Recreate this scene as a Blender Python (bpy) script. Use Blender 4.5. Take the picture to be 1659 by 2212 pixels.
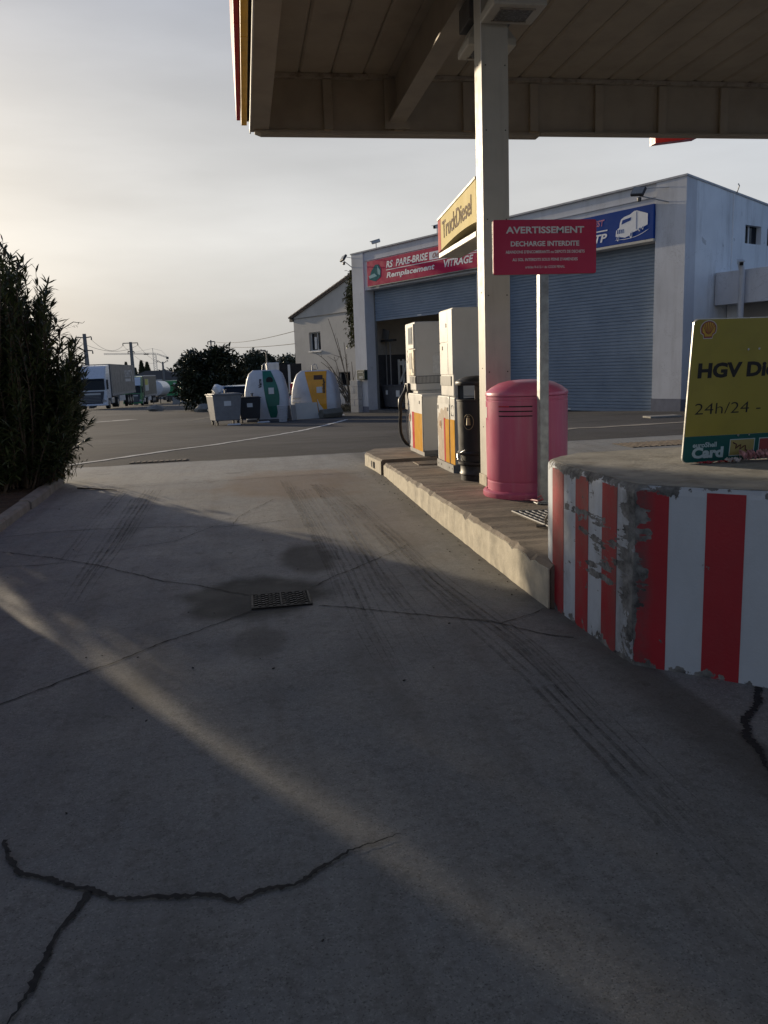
import bpy, bmesh, math, random
from mathutils import Matrix, Vector
R = math.radians
rnd = random.Random(7)
scene = bpy.context.scene
for o in list(bpy.data.objects):
    bpy.data.objects.remove(o)
COL = scene.collection

# ------------------------------------------------------------------ camera
cam_data = bpy.data.cameras.new('camera')
cam = bpy.data.objects.new('camera', cam_data)
COL.objects.link(cam)
cam_data.sensor_fit = 'HORIZONTAL'
cam_data.sensor_width = 36.0
cam_data.lens = 36.0 * 1724.0 / 1659.0
cam_data.clip_start = 0.05
cam_data.clip_end = 4000
cam.matrix_world = (Matrix.Translation((0, 0, 1.6)) @ Matrix.Rotation(R(-9.4), 4, 'Z')
                    @ Matrix.Rotation(R(90 - 10.2), 4, 'X') @ Matrix.Rotation(R(-2.15), 4, 'Z'))
scene.camera = cam
scene.render.resolution_x, scene.render.resolution_y = 768, 1024

# ------------------------------------------------------------------ sky, sun, exposure
SUN_AZ, SUN_EL = R(-31.2), R(10.0)          # azimuth from +Y, negative = to the left
sun_dir = Vector((math.sin(SUN_AZ) * math.cos(SUN_EL), math.cos(SUN_AZ) * math.cos(SUN_EL), math.sin(SUN_EL)))
world = bpy.data.worlds.new('World')
scene.world = world
world.use_nodes = True
wn, wl = world.node_tree.nodes, world.node_tree.links
wn.clear()
def wnode(t, **k):
    n = wn.new(t)
    for a, b in k.items():
        setattr(n, a, b)
    return n
w_out = wnode('ShaderNodeOutputWorld')
w_bg = wnode('ShaderNodeBackground')
w_sky = wnode('ShaderNodeTexSky', sky_type='NISHITA', sun_disc=False, sun_elevation=SUN_EL,
              sun_rotation=SUN_AZ, air_density=1.0, dust_density=4.0, ozone_density=1.0)
SKY_STRENGTH = 0.10
w_scale = wnode('ShaderNodeVectorMath', operation='SCALE')
w_scale.inputs['Scale'].default_value = SKY_STRENGTH
wl.new(w_sky.outputs[0], w_scale.inputs[0])
w_geo = wnode('ShaderNodeTexCoord')
w_sep = wnode('ShaderNodeSeparateXYZ')
wl.new(w_geo.outputs['Generated'], w_sep.inputs[0])
# high thin veil of cirrostratus: colour by elevation
w_ramp = wnode('ShaderNodeValToRGB')
cr = w_ramp.color_ramp
cr.elements[0].position, cr.elements[0].color = 0.0, (0.47, 0.47, 0.46, 1)
cr.elements[1].position, cr.elements[1].color = 1.0, (0.065, 0.10, 0.20, 1)
for p, c in ((0.05, (0.56, 0.56, 0.55)), (0.15, (0.74, 0.74, 0.73)), (0.28, (0.59, 0.60, 0.62)), (0.40, (0.42, 0.45, 0.52)), (0.62, (0.17, 0.225, 0.36))):
    e = cr.elements.new(p); e.color = (*c, 1)
wl.new(w_sep.outputs['Z'], w_ramp.inputs[0])
# warm glow of the veil around the (hidden) sun
w_dot = wnode('ShaderNodeVectorMath', operation='DOT_PRODUCT')
w_dot.inputs[1].default_value = sun_dir
wl.new(w_geo.outputs['Generated'], w_dot.inputs[0])
w_max = wnode('ShaderNodeMath', operation='MAXIMUM'); w_max.inputs[1].default_value = 0.0
wl.new(w_dot.outputs['Value'], w_max.inputs[0])
w_pow = wnode('ShaderNodeMath', operation='POWER'); w_pow.inputs[1].default_value = 14.0
wl.new(w_max.outputs[0], w_pow.inputs[0])
w_glow = wnode('ShaderNodeVectorMath', operation='SCALE')
w_glow.inputs[0].default_value = (0.22, 0.195, 0.145)
wl.new(w_pow.outputs[0], w_glow.inputs['Scale'])
w_add = wnode('ShaderNodeVectorMath', operation='ADD')
wl.new(w_ramp.outputs[0], w_add.inputs[0]); wl.new(w_glow.outputs[0], w_add.inputs[1])
# soft streaks in the veil
w_map = wnode('ShaderNodeMapping'); w_map.inputs['Scale'].default_value = (2.0, 2.0, 9.0)
w_map.inputs['Rotation'].default_value = (0.12, 0.08, 0.3)
wl.new(w_geo.outputs['Generated'], w_map.inputs[0])
w_noise = wnode('ShaderNodeTexNoise'); w_noise.inputs['Scale'].default_value = 1.6; w_noise.inputs['Detail'].default_value = 6
wl.new(w_map.outputs[0], w_noise.inputs['Vector'])
w_nr = wnode('ShaderNodeMapRange')
w_nr.inputs['From Min'].default_value, w_nr.inputs['From Max'].default_value = 0.3, 0.7
w_nr.inputs['To Min'].default_value, w_nr.inputs['To Max'].default_value = 0.90, 1.08
wl.new(w_noise.outputs[0], w_nr.inputs[0])
w_mul = wnode('ShaderNodeVectorMath', operation='SCALE')
wl.new(w_add.outputs[0], w_mul.inputs[0]); wl.new(w_nr.outputs[0], w_mul.inputs['Scale'])
# the veil thins out away from the sun: the sky behind the camera is a darker evening blue
w_az = wnode('ShaderNodeMapRange')
w_az.inputs['From Min'].default_value, w_az.inputs['From Max'].default_value = -0.7, 0.6
w_az.inputs['To Min'].default_value, w_az.inputs['To Max'].default_value = 0.0, 1.0
wl.new(w_dot.outputs['Value'], w_az.inputs[0])
w_tint = wnode('ShaderNodeMix', data_type='RGBA')
w_tint.inputs['A'].default_value, w_tint.inputs['B'].default_value = (0.50, 0.70, 1.02, 1), (1, 1, 1, 1)
wl.new(w_az.outputs[0], w_tint.inputs['Factor'])
w_mul2 = wnode('ShaderNodeVectorMath', operation='MULTIPLY')
wl.new(w_mul.outputs[0], w_mul2.inputs[0]); wl.new(w_tint.outputs['Result'], w_mul2.inputs[1])
w_mix = wnode('ShaderNodeMix', data_type='RGBA')
w_mix.inputs['Factor'].default_value = 0.93
wl.new(w_scale.outputs[0], w_mix.inputs['A']); wl.new(w_mul2.outputs[0], w_mix.inputs['B'])
wl.new(w_mix.outputs['Result'], w_bg.inputs['Color'])
w_bg.inputs['Strength'].default_value = 1.0
wl.new(w_bg.outputs[0], w_out.inputs['Surface'])

sun_data = bpy.data.lights.new('sun', 'SUN')
sun_data.energy = 4.6
sun_data.angle = R(0.9)
sun_data.color = (1.0, 0.83, 0.60)
sun = bpy.data.objects.new('sun', sun_data)
COL.objects.link(sun)
sun.rotation_euler = (-sun_dir).to_track_quat('-Z', 'Y').to_euler()

vs = scene.view_settings
vs.view_transform = 'Standard'
vs.look = 'None'
vs.exposure = 0.0
vs.gamma = 1.0
vs.use_curve_mapping = False
scene.render.engine = 'CYCLES'
scene.cycles.max_bounces = 6
scene.cycles.use_denoising = True

# ------------------------------------------------------------------ helpers
GP = [(-400, 0), (5.5, 0), (8, .03), (11.5, .13), (17, .10), (36, -.42), (75, -1.08), (115, -2.25), (160, -3.3), (600, -6), (3000, -8)]
def gz(y):
    for (a, za), (b, zb) in zip(GP, GP[1:]):
        if y <= b:
            return za + (zb - za) * (y - a) / (b - a)
    return GP[-1][1]

WM = {}
def wm(o):
    return WM.get(o.name, Matrix.Identity(4)) if o else Matrix.Identity(4)

def tag(o, label=None, cat=None, group=None, kind=None):
    if label: o['label'] = label
    if cat: o['category'] = cat
    if group: o['group'] = group
    if kind: o['kind'] = kind
    return o

def thing(name, label, cat, loc=(0, 0, 0), rz=0.0, group=None, kind=None):
    o = bpy.data.objects.new(name, None)
    o.empty_display_size = 0.1
    COL.objects.link(o)
    o.location = loc
    o.rotation_euler = (0, 0, rz)
    WM[o.name] = Matrix.Translation(loc) @ Matrix.Rotation(rz, 4, 'Z')
    return tag(o, label, cat, group, kind)

class MB:
    """collects shapes in one frame; build() makes ONE mesh object from them"""
    def __init__(s, xf=None):
        s.v, s.f, s.xf = [], [], xf
    def add(s, vs_, fs):
        n = len(s.v)
        s.v += [tuple(p) for p in vs_]
        s.f += [tuple(i + n for i in f) for f in fs]
        return s
    def box(s, x0, x1, y0, y1, z0, z1):
        return s.add([(x0, y0, z0), (x1, y0, z0), (x1, y1, z0), (x0, y1, z0), (x0, y0, z1), (x1, y0, z1), (x1, y1, z1), (x0, y1, z1)],
                     [(0, 3, 2, 1), (4, 5, 6, 7), (0, 1, 5, 4), (1, 2, 6, 5), (2, 3, 7, 6), (3, 0, 4, 7)])
    def cbox(s, c, d, rot=None):
        m = rot or Matrix.Identity(3)
        ps = []
        for sz in (-1, 1):
            for sx, sy in ((-1, -1), (1, -1), (1, 1), (-1, 1)):
                ps.append(Vector(c) + m @ Vector((sx * d[0] / 2, sy * d[1] / 2, sz * d[2] / 2)))
        return s.add(ps, [(0, 3, 2, 1), (4, 5, 6, 7), (0, 1, 5, 4), (1, 2, 6, 5), (2, 3, 7, 6), (3, 0, 4, 7)])
    def loft(s, rings, cap=True, close=False):
        n = len(rings[0]); base = len(s.v)
        for r in rings: s.v += [tuple(p) for p in r]
        m = len(rings)
        for i in range(m - 1 + (1 if close else 0)):
            a, b = base + i * n, base + ((i + 1) % m) * n
            for j in range(n):
                k = (j + 1) % n
                s.f.append((a + j, a + k, b + k, b + j))
        if cap and not close:
            s.f.append(tuple(base + j for j in reversed(range(n))))
            s.f.append(tuple(base + (m - 1) * n + j for j in range(n)))
        return s
    def prism(s, poly, axis, a0, a1):
        def P(p, a):
            return {'x': (a, p[0], p[1]), 'y': (p[0], a, p[1]), 'z': (p[0], p[1], a)}[axis]
        return s.loft([[P(p, a0) for p in poly], [P(p, a1) for p in poly]])
    def lathe(s, prof, c, n=32, sx=1.0, sy=1.0):
        return s.loft([[(c[0] + r * sx * math.cos(2 * math.pi * j / n), c[1] + r * sy * math.sin(2 * math.pi * j / n), c[2] + z)
                        for j in range(n)] for r, z in prof])
    def tube(s, pts, r, n=8, cap=True):
        pts = [Vector(p) for p in pts]
        rs = r if isinstance(r, (list, tuple)) else [r] * len(pts)
        rings, up = [], None
        for i, p in enumerate(pts):
            t = (pts[min(i + 1, len(pts) - 1)] - pts[max(i - 1, 0)])
            t = t.normalized() if t.length > 1e-9 else Vector((0, 0, 1))
            if up is None:
                up = Vector((1, 0, 0)) if abs(t.z) > .9 else Vector((0, 0, 1))
            a = t.cross(up).normalized(); b = t.cross(a).normalized()
            up = -b if False else up
            rings.append([p + (a * math.cos(2 * math.pi * j / n) + b * math.sin(2 * math.pi * j / n)) * rs[i] for j in range(n)])
        return s.loft(rings, cap)
    def disc(s, c, nrm, r, t=.01, n=20):
        c, nrm = Vector(c), Vector(nrm).normalized()
        return s.tube([c, c + nrm * t], r, n)
    def poly(s, pts):
        return s.add(pts, [tuple(range(len(pts)))])
    def slab(s, pts, off):
        """flat polygon given thickness along the vector off"""
        off = Vector(off)
        return s.loft([[Vector(p) for p in pts], [Vector(p) + off for p in pts]])
    def mesh(s, name, inv=None, smooth=False):
        m = (inv or Matrix.Identity(4)) @ (s.xf or Matrix.Identity(4))
        me = bpy.data.meshes.new(name)
        me.from_pydata([m @ Vector(p) for p in s.v], [], s.f)
        me.validate(clean_customdata=False)
        bm = bmesh.new(); bm.from_mesh(me)
        bmesh.ops.recalc_face_normals(bm, faces=bm.faces)
        bm.to_mesh(me); bm.free()
        if smooth:
            me.polygons.foreach_set('use_smooth', [True] * len(me.polygons))
        return me
    def build(s, name, mat, parent=None, smooth=False, bev=0.0, seg=2, label=None, cat=None, group=None, kind=None, origin=None):
        if parent is None and origin is not None:
            inv = Matrix.Translation(Vector(origin)).inverted()
        else:
            inv = wm(parent).inverted()
        me = s.mesh(name, inv, smooth)
        me.materials.append(mat)
        o = bpy.data.objects.new(name, me)
        COL.objects.link(o)
        if parent is not None:
            o.parent = parent; WM[o.name] = wm(parent)
        elif origin is not None:
            o.location = origin; WM[o.name] = Matrix.Translation(Vector(origin))
        if bev:
            b = o.modifiers.new('bevel', 'BEVEL'); b.width = bev; b.segments = seg; b.limit_method = 'ANGLE'; b.angle_limit = R(40)
            b.harden_normals = False
        if smooth:
            e = o.modifiers.new('split', 'EDGE_SPLIT'); e.split_angle = R(38)
        return tag(o, label, cat, group, kind)

def text(body, origin, right, up, width, height, mat, parent, name='lettering', shear=0.0, bold=0.0, align='L', depth=0.0, xf=None):
    """a line of lettering fitted into width x height (m), lower-left corner at origin"""
    cu = bpy.data.curves.new('lettering', 'FONT')
    cu.body = body; cu.size = 1.0; cu.shear = shear; cu.offset = bold; cu.resolution_u = 3
    o = bpy.data.objects.new('tmp_text', cu)
    COL.objects.link(o)
    bpy.context.view_layer.update()
    dg = bpy.context.evaluated_depsgraph_get()
    me = bpy.data.meshes.new_from_object(o.evaluated_get(dg))
    bpy.data.objects.remove(o); bpy.data.curves.remove(cu)
    if not me.vertices:
        return None
    xs = [v.co.x for v in me.vertices]; ys = [v.co.y for v in me.vertices]
    x0, x1, y0, y1 = min(xs), max(xs), min(ys), max(ys)
    sx, sy = width / max(x1 - x0, 1e-6), height / max(y1 - y0, 1e-6)
    O_, r_, u_ = Vector(origin), Vector(right), Vector(up)
    m = wm(parent).inverted() @ (xf or Matrix.Identity(4))
    for v in me.vertices:
        v.co = m @ (O_ + r_ * ((v.co.x - x0) * sx) + u_ * ((v.co.y - y0) * sy))
    me.name = name
    me.materials.clear(); me.materials.append(mat)
    t = bpy.data.objects.new(name, me)
    COL.objects.link(t); t.parent = parent; WM[t.name] = wm(parent)
    return t

def copy_tree(o, loc, rz, label=None, parent=None):
    c = o.copy(); COL.objects.link(c); c.parent = parent
    if parent is None:
        c.location = loc; c.rotation_euler = (0, 0, rz)
        if label: c['label'] = label
    for ch in list(o.children):
        copy_tree(ch, None, None, None, c)
    return c

# ------------------------------------------------------------------ materials
MATS = {}
def base_mat(name):
    m = bpy.data.materials.new(name); m.use_nodes = True
    nt = m.node_tree; nt.nodes.clear()
    out = nt.nodes.new('ShaderNodeOutputMaterial'); b = nt.nodes.new('ShaderNodeBsdfPrincipled')
    nt.links.new(b.outputs[0], out.inputs[0])
    MATS[name] = m
    return m, nt, b
class NT:
    """tiny node-graph writer"""
    def __init__(s, nt): s.nt = nt; s.pos = None
    def n(s, t, **k):
        x = s.nt.nodes.new(t)
        for a, b in k.items(): setattr(x, a, b)
        return x
    def l(s, a, b): s.nt.links.new(a, b)
    def P(s):
        if s.pos is None: s.pos = s.n('ShaderNodeNewGeometry').outputs['Position']
        return s.pos
    def noise(s, scale, detail=4, rough=.55, vec=None, stretch=None, dist=0.0):
        v = vec or s.P()
        if stretch:
            mp = s.n('ShaderNodeMapping'); mp.inputs['Scale'].default_value = stretch
            s.l(v, mp.inputs[0]); v = mp.outputs[0]
        t = s.n('ShaderNodeTexNoise'); t.inputs['Scale'].default_value = scale
        t.inputs['Detail'].default_value = detail; t.inputs['Roughness'].default_value = rough
        t.inputs['Distortion'].default_value = dist
        s.l(v, t.inputs['Vector'])
        return t.outputs[0]
    def rng(s, x, a, b, c=0.0, d=1.0, smooth=False):
        m = s.n('ShaderNodeMapRange')
        if smooth: m.interpolation_type = 'SMOOTHSTEP'
        for i, q in zip(('From Min', 'From Max', 'To Min', 'To Max'), (a, b, c, d)): m.inputs[i].default_value = q
        s.l(x, m.inputs[0]); return m.outputs[0]
    def math(s, op, a, b=None, c=None):
        m = s.n('ShaderNodeMath', operation=op)
        for i, q in enumerate((a, b, c)):
            if q is None: continue
            if isinstance(q, (int, float)): m.inputs[i].default_value = q
            else: s.l(q, m.inputs[i])
        return m.outputs[0]
    def mix(s, f, a, b):
        m = s.n('ShaderNodeMix', data_type='RGBA')
        if isinstance(f, (int, float)): m.inputs['Factor'].default_value = f
        else: s.l(f, m.inputs['Factor'])
        for k, q in (('A', a), ('B', b)):
            if isinstance(q, tuple): m.inputs[k].default_value = (*q[:3], 1)
            else: s.l(q, m.inputs[k])
        return m.outputs['Result']
    def xyz(s):
        x = s.n('ShaderNodeSeparateXYZ'); s.l(s.P(), x.inputs[0]); return x.outputs
    def bump(s, b, h, strength=.3, dist=.01):
        x = s.n('ShaderNodeBump'); x.inputs['Strength'].default_value = strength; x.inputs['Distance'].default_value = dist
        s.l(h, x.inputs['Height']); s.l(x.outputs[0], b.inputs['Normal'])
def mat(name, col, rough=.6, metal=0.0, var=.12, vs_=5.0, bump=0.0, bs=60.0, bd=.004, dirt=0.0, dcol=(.07, .06, .05), ds=2.5, streak=False, spec=.5, coat=0.0):
    if name in MATS: return MATS[name]
    m, nt, b = base_mat(name); g = NT(nt)
    lo = tuple(c * (1 - var) for c in col); hi = tuple(min(1, c * (1 + var)) for c in col)
    c = g.mix(g.rng(g.noise(vs_, 5), .3, .7), lo, hi)
    if dirt:
        st = (6, 6, .5) if streak else None
        k = g.rng(g.noise(ds, 8, .65, stretch=st), .48, .75, 0, dirt)
        c = g.mix(k, c, dcol)
    g.l(c, b.inputs['Base Color'])
    g.l(g.rng(g.noise(vs_ * 1.7, 4), .3, .7, max(.03, rough - .1), min(1, rough + .1)), b.inputs['Roughness'])
    b.inputs['Metallic'].default_value = metal
    b.inputs['Specular IOR Level'].default_value = spec
    if coat: b.inputs['Coat Weight'].default_value = coat
    if bump: g.bump(b, g.noise(bs, 4), bump, bd)
    return m

# plain palette
M_white = mat('white_paint', (.60, .60, .58), .5, var=.06, dirt=.25, ds=1.5, streak=True)
M_black = mat('black_plastic', (.014, .014, .015), .45, var=.2)
M_rubber = mat('rubber', (.02, .02, .02), .85, var=.2)
M_dark = mat('dark_void', (.012, .012, .013), .8)
M_steel = mat('galvanised_steel', (.34, .35, .35), .5, metal=.65, var=.2, vs_=14, dirt=.4, ds=6)
M_chrome = mat('bright_metal', (.7, .7, .7), .25, metal=1.0, var=.05)
M_glass = mat('vehicle_glass', (.006, .009, .015), .12, var=.1, spec=.15)
M_wt = mat('white_lettering', (.72, .72, .72), .55, var=.05)
M_bt = mat('black_lettering', (.016, .014, .014), .55, var=.05)
# ------------------------------------------------------------------ surface materials
DRAIN = (0.15, 5.52)
def make_concrete():
    m, nt, b = base_mat('concrete_slab'); g = NT(nt)
    x, y, z = g.xyz()
    c = g.mix(g.rng(g.noise(.55, 6, .6), .3, .7), (.212, .217, .215), (.322, .328, .322))
    c = g.mix(g.rng(g.noise(3.2, 8, .7), .35, .75, 0, .55), c, (.35, .335, .30))
    c = g.mix(g.rng(g.noise(26, 5, .7), .45, .8, 0, .5), c, (.12, .112, .10))
    c = g.mix(g.rng(g.noise(6.5, 7, .75), .50, .72, 0, .45), c, (.115, .108, .098))
    c = g.mix(g.rng(g.noise(95, 3, .7), .52, .70, 0, .6), c, (.46, .45, .42))
    c = g.mix(g.rng(g.noise(130, 2, .6), .58, .70, 0, .7), c, (.07, .066, .06))
    c = g.mix(g.rng(g.noise(1.1, 7, .65, stretch=(3.2, .35, 1)), .47, .74, 0, .55), c, (.135, .125, .11))   # drag marks along the lane
    def blob(cx, cy, rx, ry, amp=.9, sc=2.2):
        dx = g.math('DIVIDE', g.math('SUBTRACT', x, cx), rx); dy = g.math('DIVIDE', g.math('SUBTRACT', y, cy), ry)
        d = g.math('SQRT', g.math('ADD', g.math('MULTIPLY', dx, dx), g.math('MULTIPLY', dy, dy)))
        d = g.math('ADD', d, g.math('MULTIPLY', g.math('SUBTRACT', g.noise(sc, 5, .6), .5), amp))
        return g.rng(d, .62, 1.08, 1, 0, True)
    wet = blob(-.04, 5.68, .60, .62, .8)
    oil = blob(.42, 6.72, .27, .62, .6)
    spot = blob(-.02, 4.68, .2, .34, .8)
    rust = blob(.5, 10.9, 1.15, 1.5, 1.2, 1.1)
    rust2 = blob(1.45, 9.4, .5, 3.2, 1.0, 1.5)
    spots = g.math('MAXIMUM', g.rng(g.noise(2.6, 3, .5), .68, .73, 0, .5), g.rng(g.noise(11, 3, .5), .70, .74, 0, .45))
    c = g.mix(g.math('MULTIPLY', rust, .55), c, (.20, .125, .07))
    c = g.mix(g.math('MULTIPLY', rust2, .35), c, (.17, .135, .095))
    c = g.mix(g.math('MULTIPLY', oil, .75), c, (.050, .046, .038))
    c = g.mix(g.math('MULTIPLY', spot, .45), c, (.075, .07, .058))
    c = g.mix(g.math('MULTIPLY', wet, .88), c, (.028, .027, .022))
    c = g.mix(spots, c, (.10, .094, .084))
    # dirt gathered along the foot of the island
    edge = g.rng(g.math('ADD', x, g.math('MULTIPLY', g.noise(6, 5), .22)), 1.72, 1.98, 0, .6)
    edge = g.math('MULTIPLY', edge, g.rng(x, 2.0, 2.05, 1, 0))
    c = g.mix(edge, c, (.07, .062, .05))
    g.l(c, b.inputs['Base Color'])
    g.l(g.rng(g.noise(2, 6), .3, .7, .62, .85), b.inputs['Roughness'])
    b.inputs['Specular IOR Level'].default_value = .35
    h = g.math('ADD', g.math('MULTIPLY', g.noise(150, 3), .6), g.math('ADD', g.math('MULTIPLY', g.noise(26, 6), .5), g.math('MULTIPLY', g.noise(60, 3, stretch=(.25, 1, 1)), .55)))
    g.bump(b, h, .35, .006)
    return m
M_concrete = make_concrete()

def make_asphalt():
    m, nt, b = base_mat('asphalt'); g = NT(nt)
    c = g.mix(g.rng(g.noise(.18, 6, .6), .32, .68), (.050, .049, .048), (.112, .108, .102))
    c = g.mix(g.rng(g.noise(1.0, 8, .65, stretch=(.25, 1.2, 1)), .5, .75, 0, .6), c, (.045, .044, .043))
    c = g.mix(g.rng(g.noise(40, 4, .7), .45, .75, 0, .45), c, (.19, .18, .165))
    c = g.mix(g.rng(g.noise(.07, 5, .6), .52, .62, 0, .5), c, (.145, .138, .128))
    g.l(c, b.inputs['Base Color'])
    g.l(g.rng(g.noise(1.4, 5), .3, .7, .7, .92), b.inputs['Roughness'])
    b.inputs['Specular IOR Level'].default_value = .08
    g.bump(b, g.noise(70, 5), .5, .012)
    return m
M_asphalt = make_asphalt()
M_kerbtop = mat('island_concrete', (.20, .165, .13), .85, var=.28, vs_=3.5, bump=.5, bs=45, bd=.008, dirt=.6, dcol=(.09, .072, .055), ds=3)
M_kerbface = mat('limewashed_kerb', (.54, .49, .385), .85, var=.14, vs_=9, bump=.4, bs=60, bd=.006, dirt=.6, dcol=(.17, .15, .12), ds=5)
M_kerbstone = mat('kerb_stone', (.26, .25, .225), .85, var=.2, vs_=6, bump=.5, bs=40, bd=.008, dirt=.4)
M_soil = mat('soil', (.060, .040, .026), .95, var=.4, vs_=9, bump=.8, bs=30, bd=.03)
M_seal = mat('bitumen_seal', (.018, .018, .019), .75, var=.3, vs_=30, bump=.4, bs=120)
M_joint = mat('joint_dirt', (.035, .033, .03), .9, var=.3, vs_=20)
M_roadpaint = mat('road_paint', (.52, .52, .49), .75, var=.12, vs_=20, dirt=.55, dcol=(.13, .125, .115), ds=9)
M_cream = mat('cream_paint', (.50, .47, .40), .5, var=.05, dirt=.18, ds=2, streak=True)
M_canopy = mat('canopy_sheet', (.37, .31, .235), .65, var=.08, vs_=1.5, dirt=.3, dcol=(.16, .13, .10), ds=2.0)
M_rustband = mat('rusty_sheet', (.34, .29, .23), .7, var=.15, vs_=4, dirt=.8, dcol=(.10, .065, .04), ds=9)
M_red = mat('red_enamel', (.42, .012, .022), .4, var=.06)
M_yellow = mat('yellow_enamel', (.62, .33, .012), .4, var=.08, dirt=.3, ds=3)

# ------------------------------------------------------------------ ground
def sheet(xs, ys, dz=0.0, skip=None):
    mb = MB(); idx = {}
    for j, y in enumerate(ys):
        for i, x in enumerate(xs):
            idx[i, j] = len(mb.v); mb.v.append((x, y, gz(y) + dz))
    for j in range(len(ys) - 1):
        for i in range(len(xs) - 1):
            mb.f.append((idx[i, j], idx[i + 1, j], idx[i + 1, j + 1], idx[i, j + 1]))
    return mb
ys = [-60, -20, 0] + [5 + .5 * i for i in range(30)] + [20 + 2 * i for i in range(70)] + [165, 180, 220, 300, 450, 600, 1000, 2000, 3000]
xs = [-1500, -600, -200, -60, -20, 0, 20, 60, 200, 600, 1500]
ground = sheet(xs, ys).build('ground', M_asphalt, smooth=False, kind='structure')
ys2 = [-14] + [-10 + i for i in range(15)] + [5 + .25 * i for i in range(37)] + [14.3]
pave = sheet([-3.4, -1, 1, 3, 6, 12, 24], ys2, .006).build('concrete_pavement', M_concrete, kind='structure')

def ribbon(pts, w, dz, jit=.3, step=.05, taper=True, seed=0, rough=0.0, wl_=(.6, 1.4)):
    r = random.Random(seed); P = []
    for (a, b), (c, d) in zip(pts, pts[1:]):
        L = math.hypot(c - a, d - b); n = max(1, int(L / step))
        for i in range(n):
            t = i / n; P.append((a + (c - a) * t, b + (d - b) * t))
    P.append(pts[-1]); mb = MB(); n = len(P)
    if rough:                               # wander off the straight line, in three octaves
        ph = [r.uniform(0, 6) for _ in range(6)]
        P = [(a + rough * (math.sin(i * step * 9 + ph[0]) + .6 * math.sin(i * step * 31 + ph[1]) + .45 * r.uniform(-1, 1)),
              b + rough * (math.sin(i * step * 11 + ph[2]) + .6 * math.sin(i * step * 37 + ph[3]) + .45 * r.uniform(-1, 1))) if 0 < i < n - 1 else (a, b) for i, (a, b) in enumerate(P)]
    for i, (px, py) in enumerate(P):
        q, p = P[min(i + 1, n - 1)], P[max(i - 1, 0)]
        tx, ty = q[0] - p[0], q[1] - p[1]; L = math.hypot(tx, ty) or 1
        nx, ny = -ty / L, tx / L
        k = min(1, (n - 1 - i) / (n * .3) + .15) if taper else 1
        ox = r.uniform(-jit, jit) * w
        for s in (-.5, .5):
            ww = w * k * s * r.uniform(*wl_) + ox
            X, Y = px + nx * ww, py + ny * ww
            mb.v.append((X, Y, gz(Y) + dz))
        if i: mb.f.append((2 * i - 2, 2 * i - 1, 2 * i + 1, 2 * i))
    return mb
SEALED = [[(-0.94,2.77),(-0.9,2.65),(-0.84,2.56),(-0.76,2.51),(-0.68,2.46),(-0.59,2.4),(-0.52,2.36),(-0.43,2.33),(-0.36,2.33),(-0.26,2.31),(-0.19,2.29),(-0.13,2.25),(-0.06,2.28),(0.04,2.29),(0.1,2.32),(0.15,2.37),(0.22,2.42),(0.32,2.46),(0.43,2.49)],[(-0.59,2.4),(-0.62,2.32),(-0.65,2.21),(-0.66,2.1),(-0.66,2.0),(-0.7,1.89)],[(2.36,3.31),(2.25,3.16),(2.09,3.02),(2.01,2.88),(1.97,2.74),(1.88,2.55)]]
JOINTS = [[(-2.72,8.44),(-2.13,8.59),(-1.67,8.6),(-0.91,8.47),(-0.33,8.28),(0.05,8.34),(0.34,8.43)],[(-2.54,7.96),(-1.97,7.54),(-1.64,7.27),(-1.2,6.84),(-0.79,6.35),(-0.41,6.04),(-0.07,5.71)],[(-2.31,7.19),(-1.89,7.17),(-1.62,7.2)],[(-0.06,5.32),(-0.36,5.02),(-0.65,4.75),(-0.88,4.5),(-1.1,4.28),(-1.38,4.02)],[(0.4,5.31),(0.61,5.2),(0.87,5.01),(1.17,4.82),(1.42,4.65),(1.69,4.3),(1.8,4.23)],[(0.38,5.77),(0.66,6.12),(0.98,6.45),(1.35,6.92)],[(-0.22,8.34),(-0.17,8.75),(-0.04,9.04),(0.07,9.28),(0.24,9.66)],[(-1.24,7.54),(-0.76,7.78),(-0.6,8.04),(-0.43,8.36),(-0.22,8.34)],[(-2.4,11.09),(-1.53,11.26),(-0.41,11.31),(0.5,11.39),(1.56,11.29)],[(1.22,4.8),(1.47,4.59),(1.91,4.84)]]
TYRES = [[(-1.74,11.0),(-1.75,8.73),(-1.71,7.08)],[(-1.49,10.27),(-1.47,7.81),(-1.44,6.48),(-1.42,5.79)],[(-1.36,9.85),(-1.35,7.58),(-1.37,6.45),(-1.36,5.61)],[(-1.3,10.8),(-1.31,9.07),(-1.33,7.57)],[(-1.4,10.91),(-1.42,9.11),(-1.4,7.15)],[(0.45,10.49),(0.54,8.32),(0.57,6.61),(0.58,5.46),(0.58,4.7),(0.6,4.1)],[(0.39,11.02),(0.48,9.0),(0.53,7.56),(0.55,6.3),(0.54,5.39)],[(0.78,10.56),(0.86,8.21),(0.87,6.79),(0.85,5.63),(0.89,4.9),(0.88,4.32)],[(0.79,10.48),(0.91,8.39),(0.91,6.83),(0.93,5.71),(0.96,4.69),(0.94,4.09)],[(1.15,9.02),(1.24,7.06),(1.25,5.73),(1.33,4.84),(1.41,4.21),(1.41,3.56),(1.38,3.16)],[(0.91,10.26),(1.07,8.56),(1.14,6.75),(1.19,5.75),(1.23,4.97),(1.28,4.27),(1.31,3.73),(1.32,3.05),(1.33,2.3),(1.38,1.84)],[(1.02,10.04),(1.18,8.02),(1.25,6.65),(1.32,5.58),(1.4,4.75),(1.44,4.01),(1.42,3.33),(1.41,2.6),(1.41,2.02)],[(0.61,10.19),(0.69,7.95),(0.7,6.25),(0.68,5.12),(0.68,4.3),(0.69,3.68)],[(1.31,3.58),(1.32,3.01),(1.31,2.42),(1.29,1.72)]]
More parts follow.
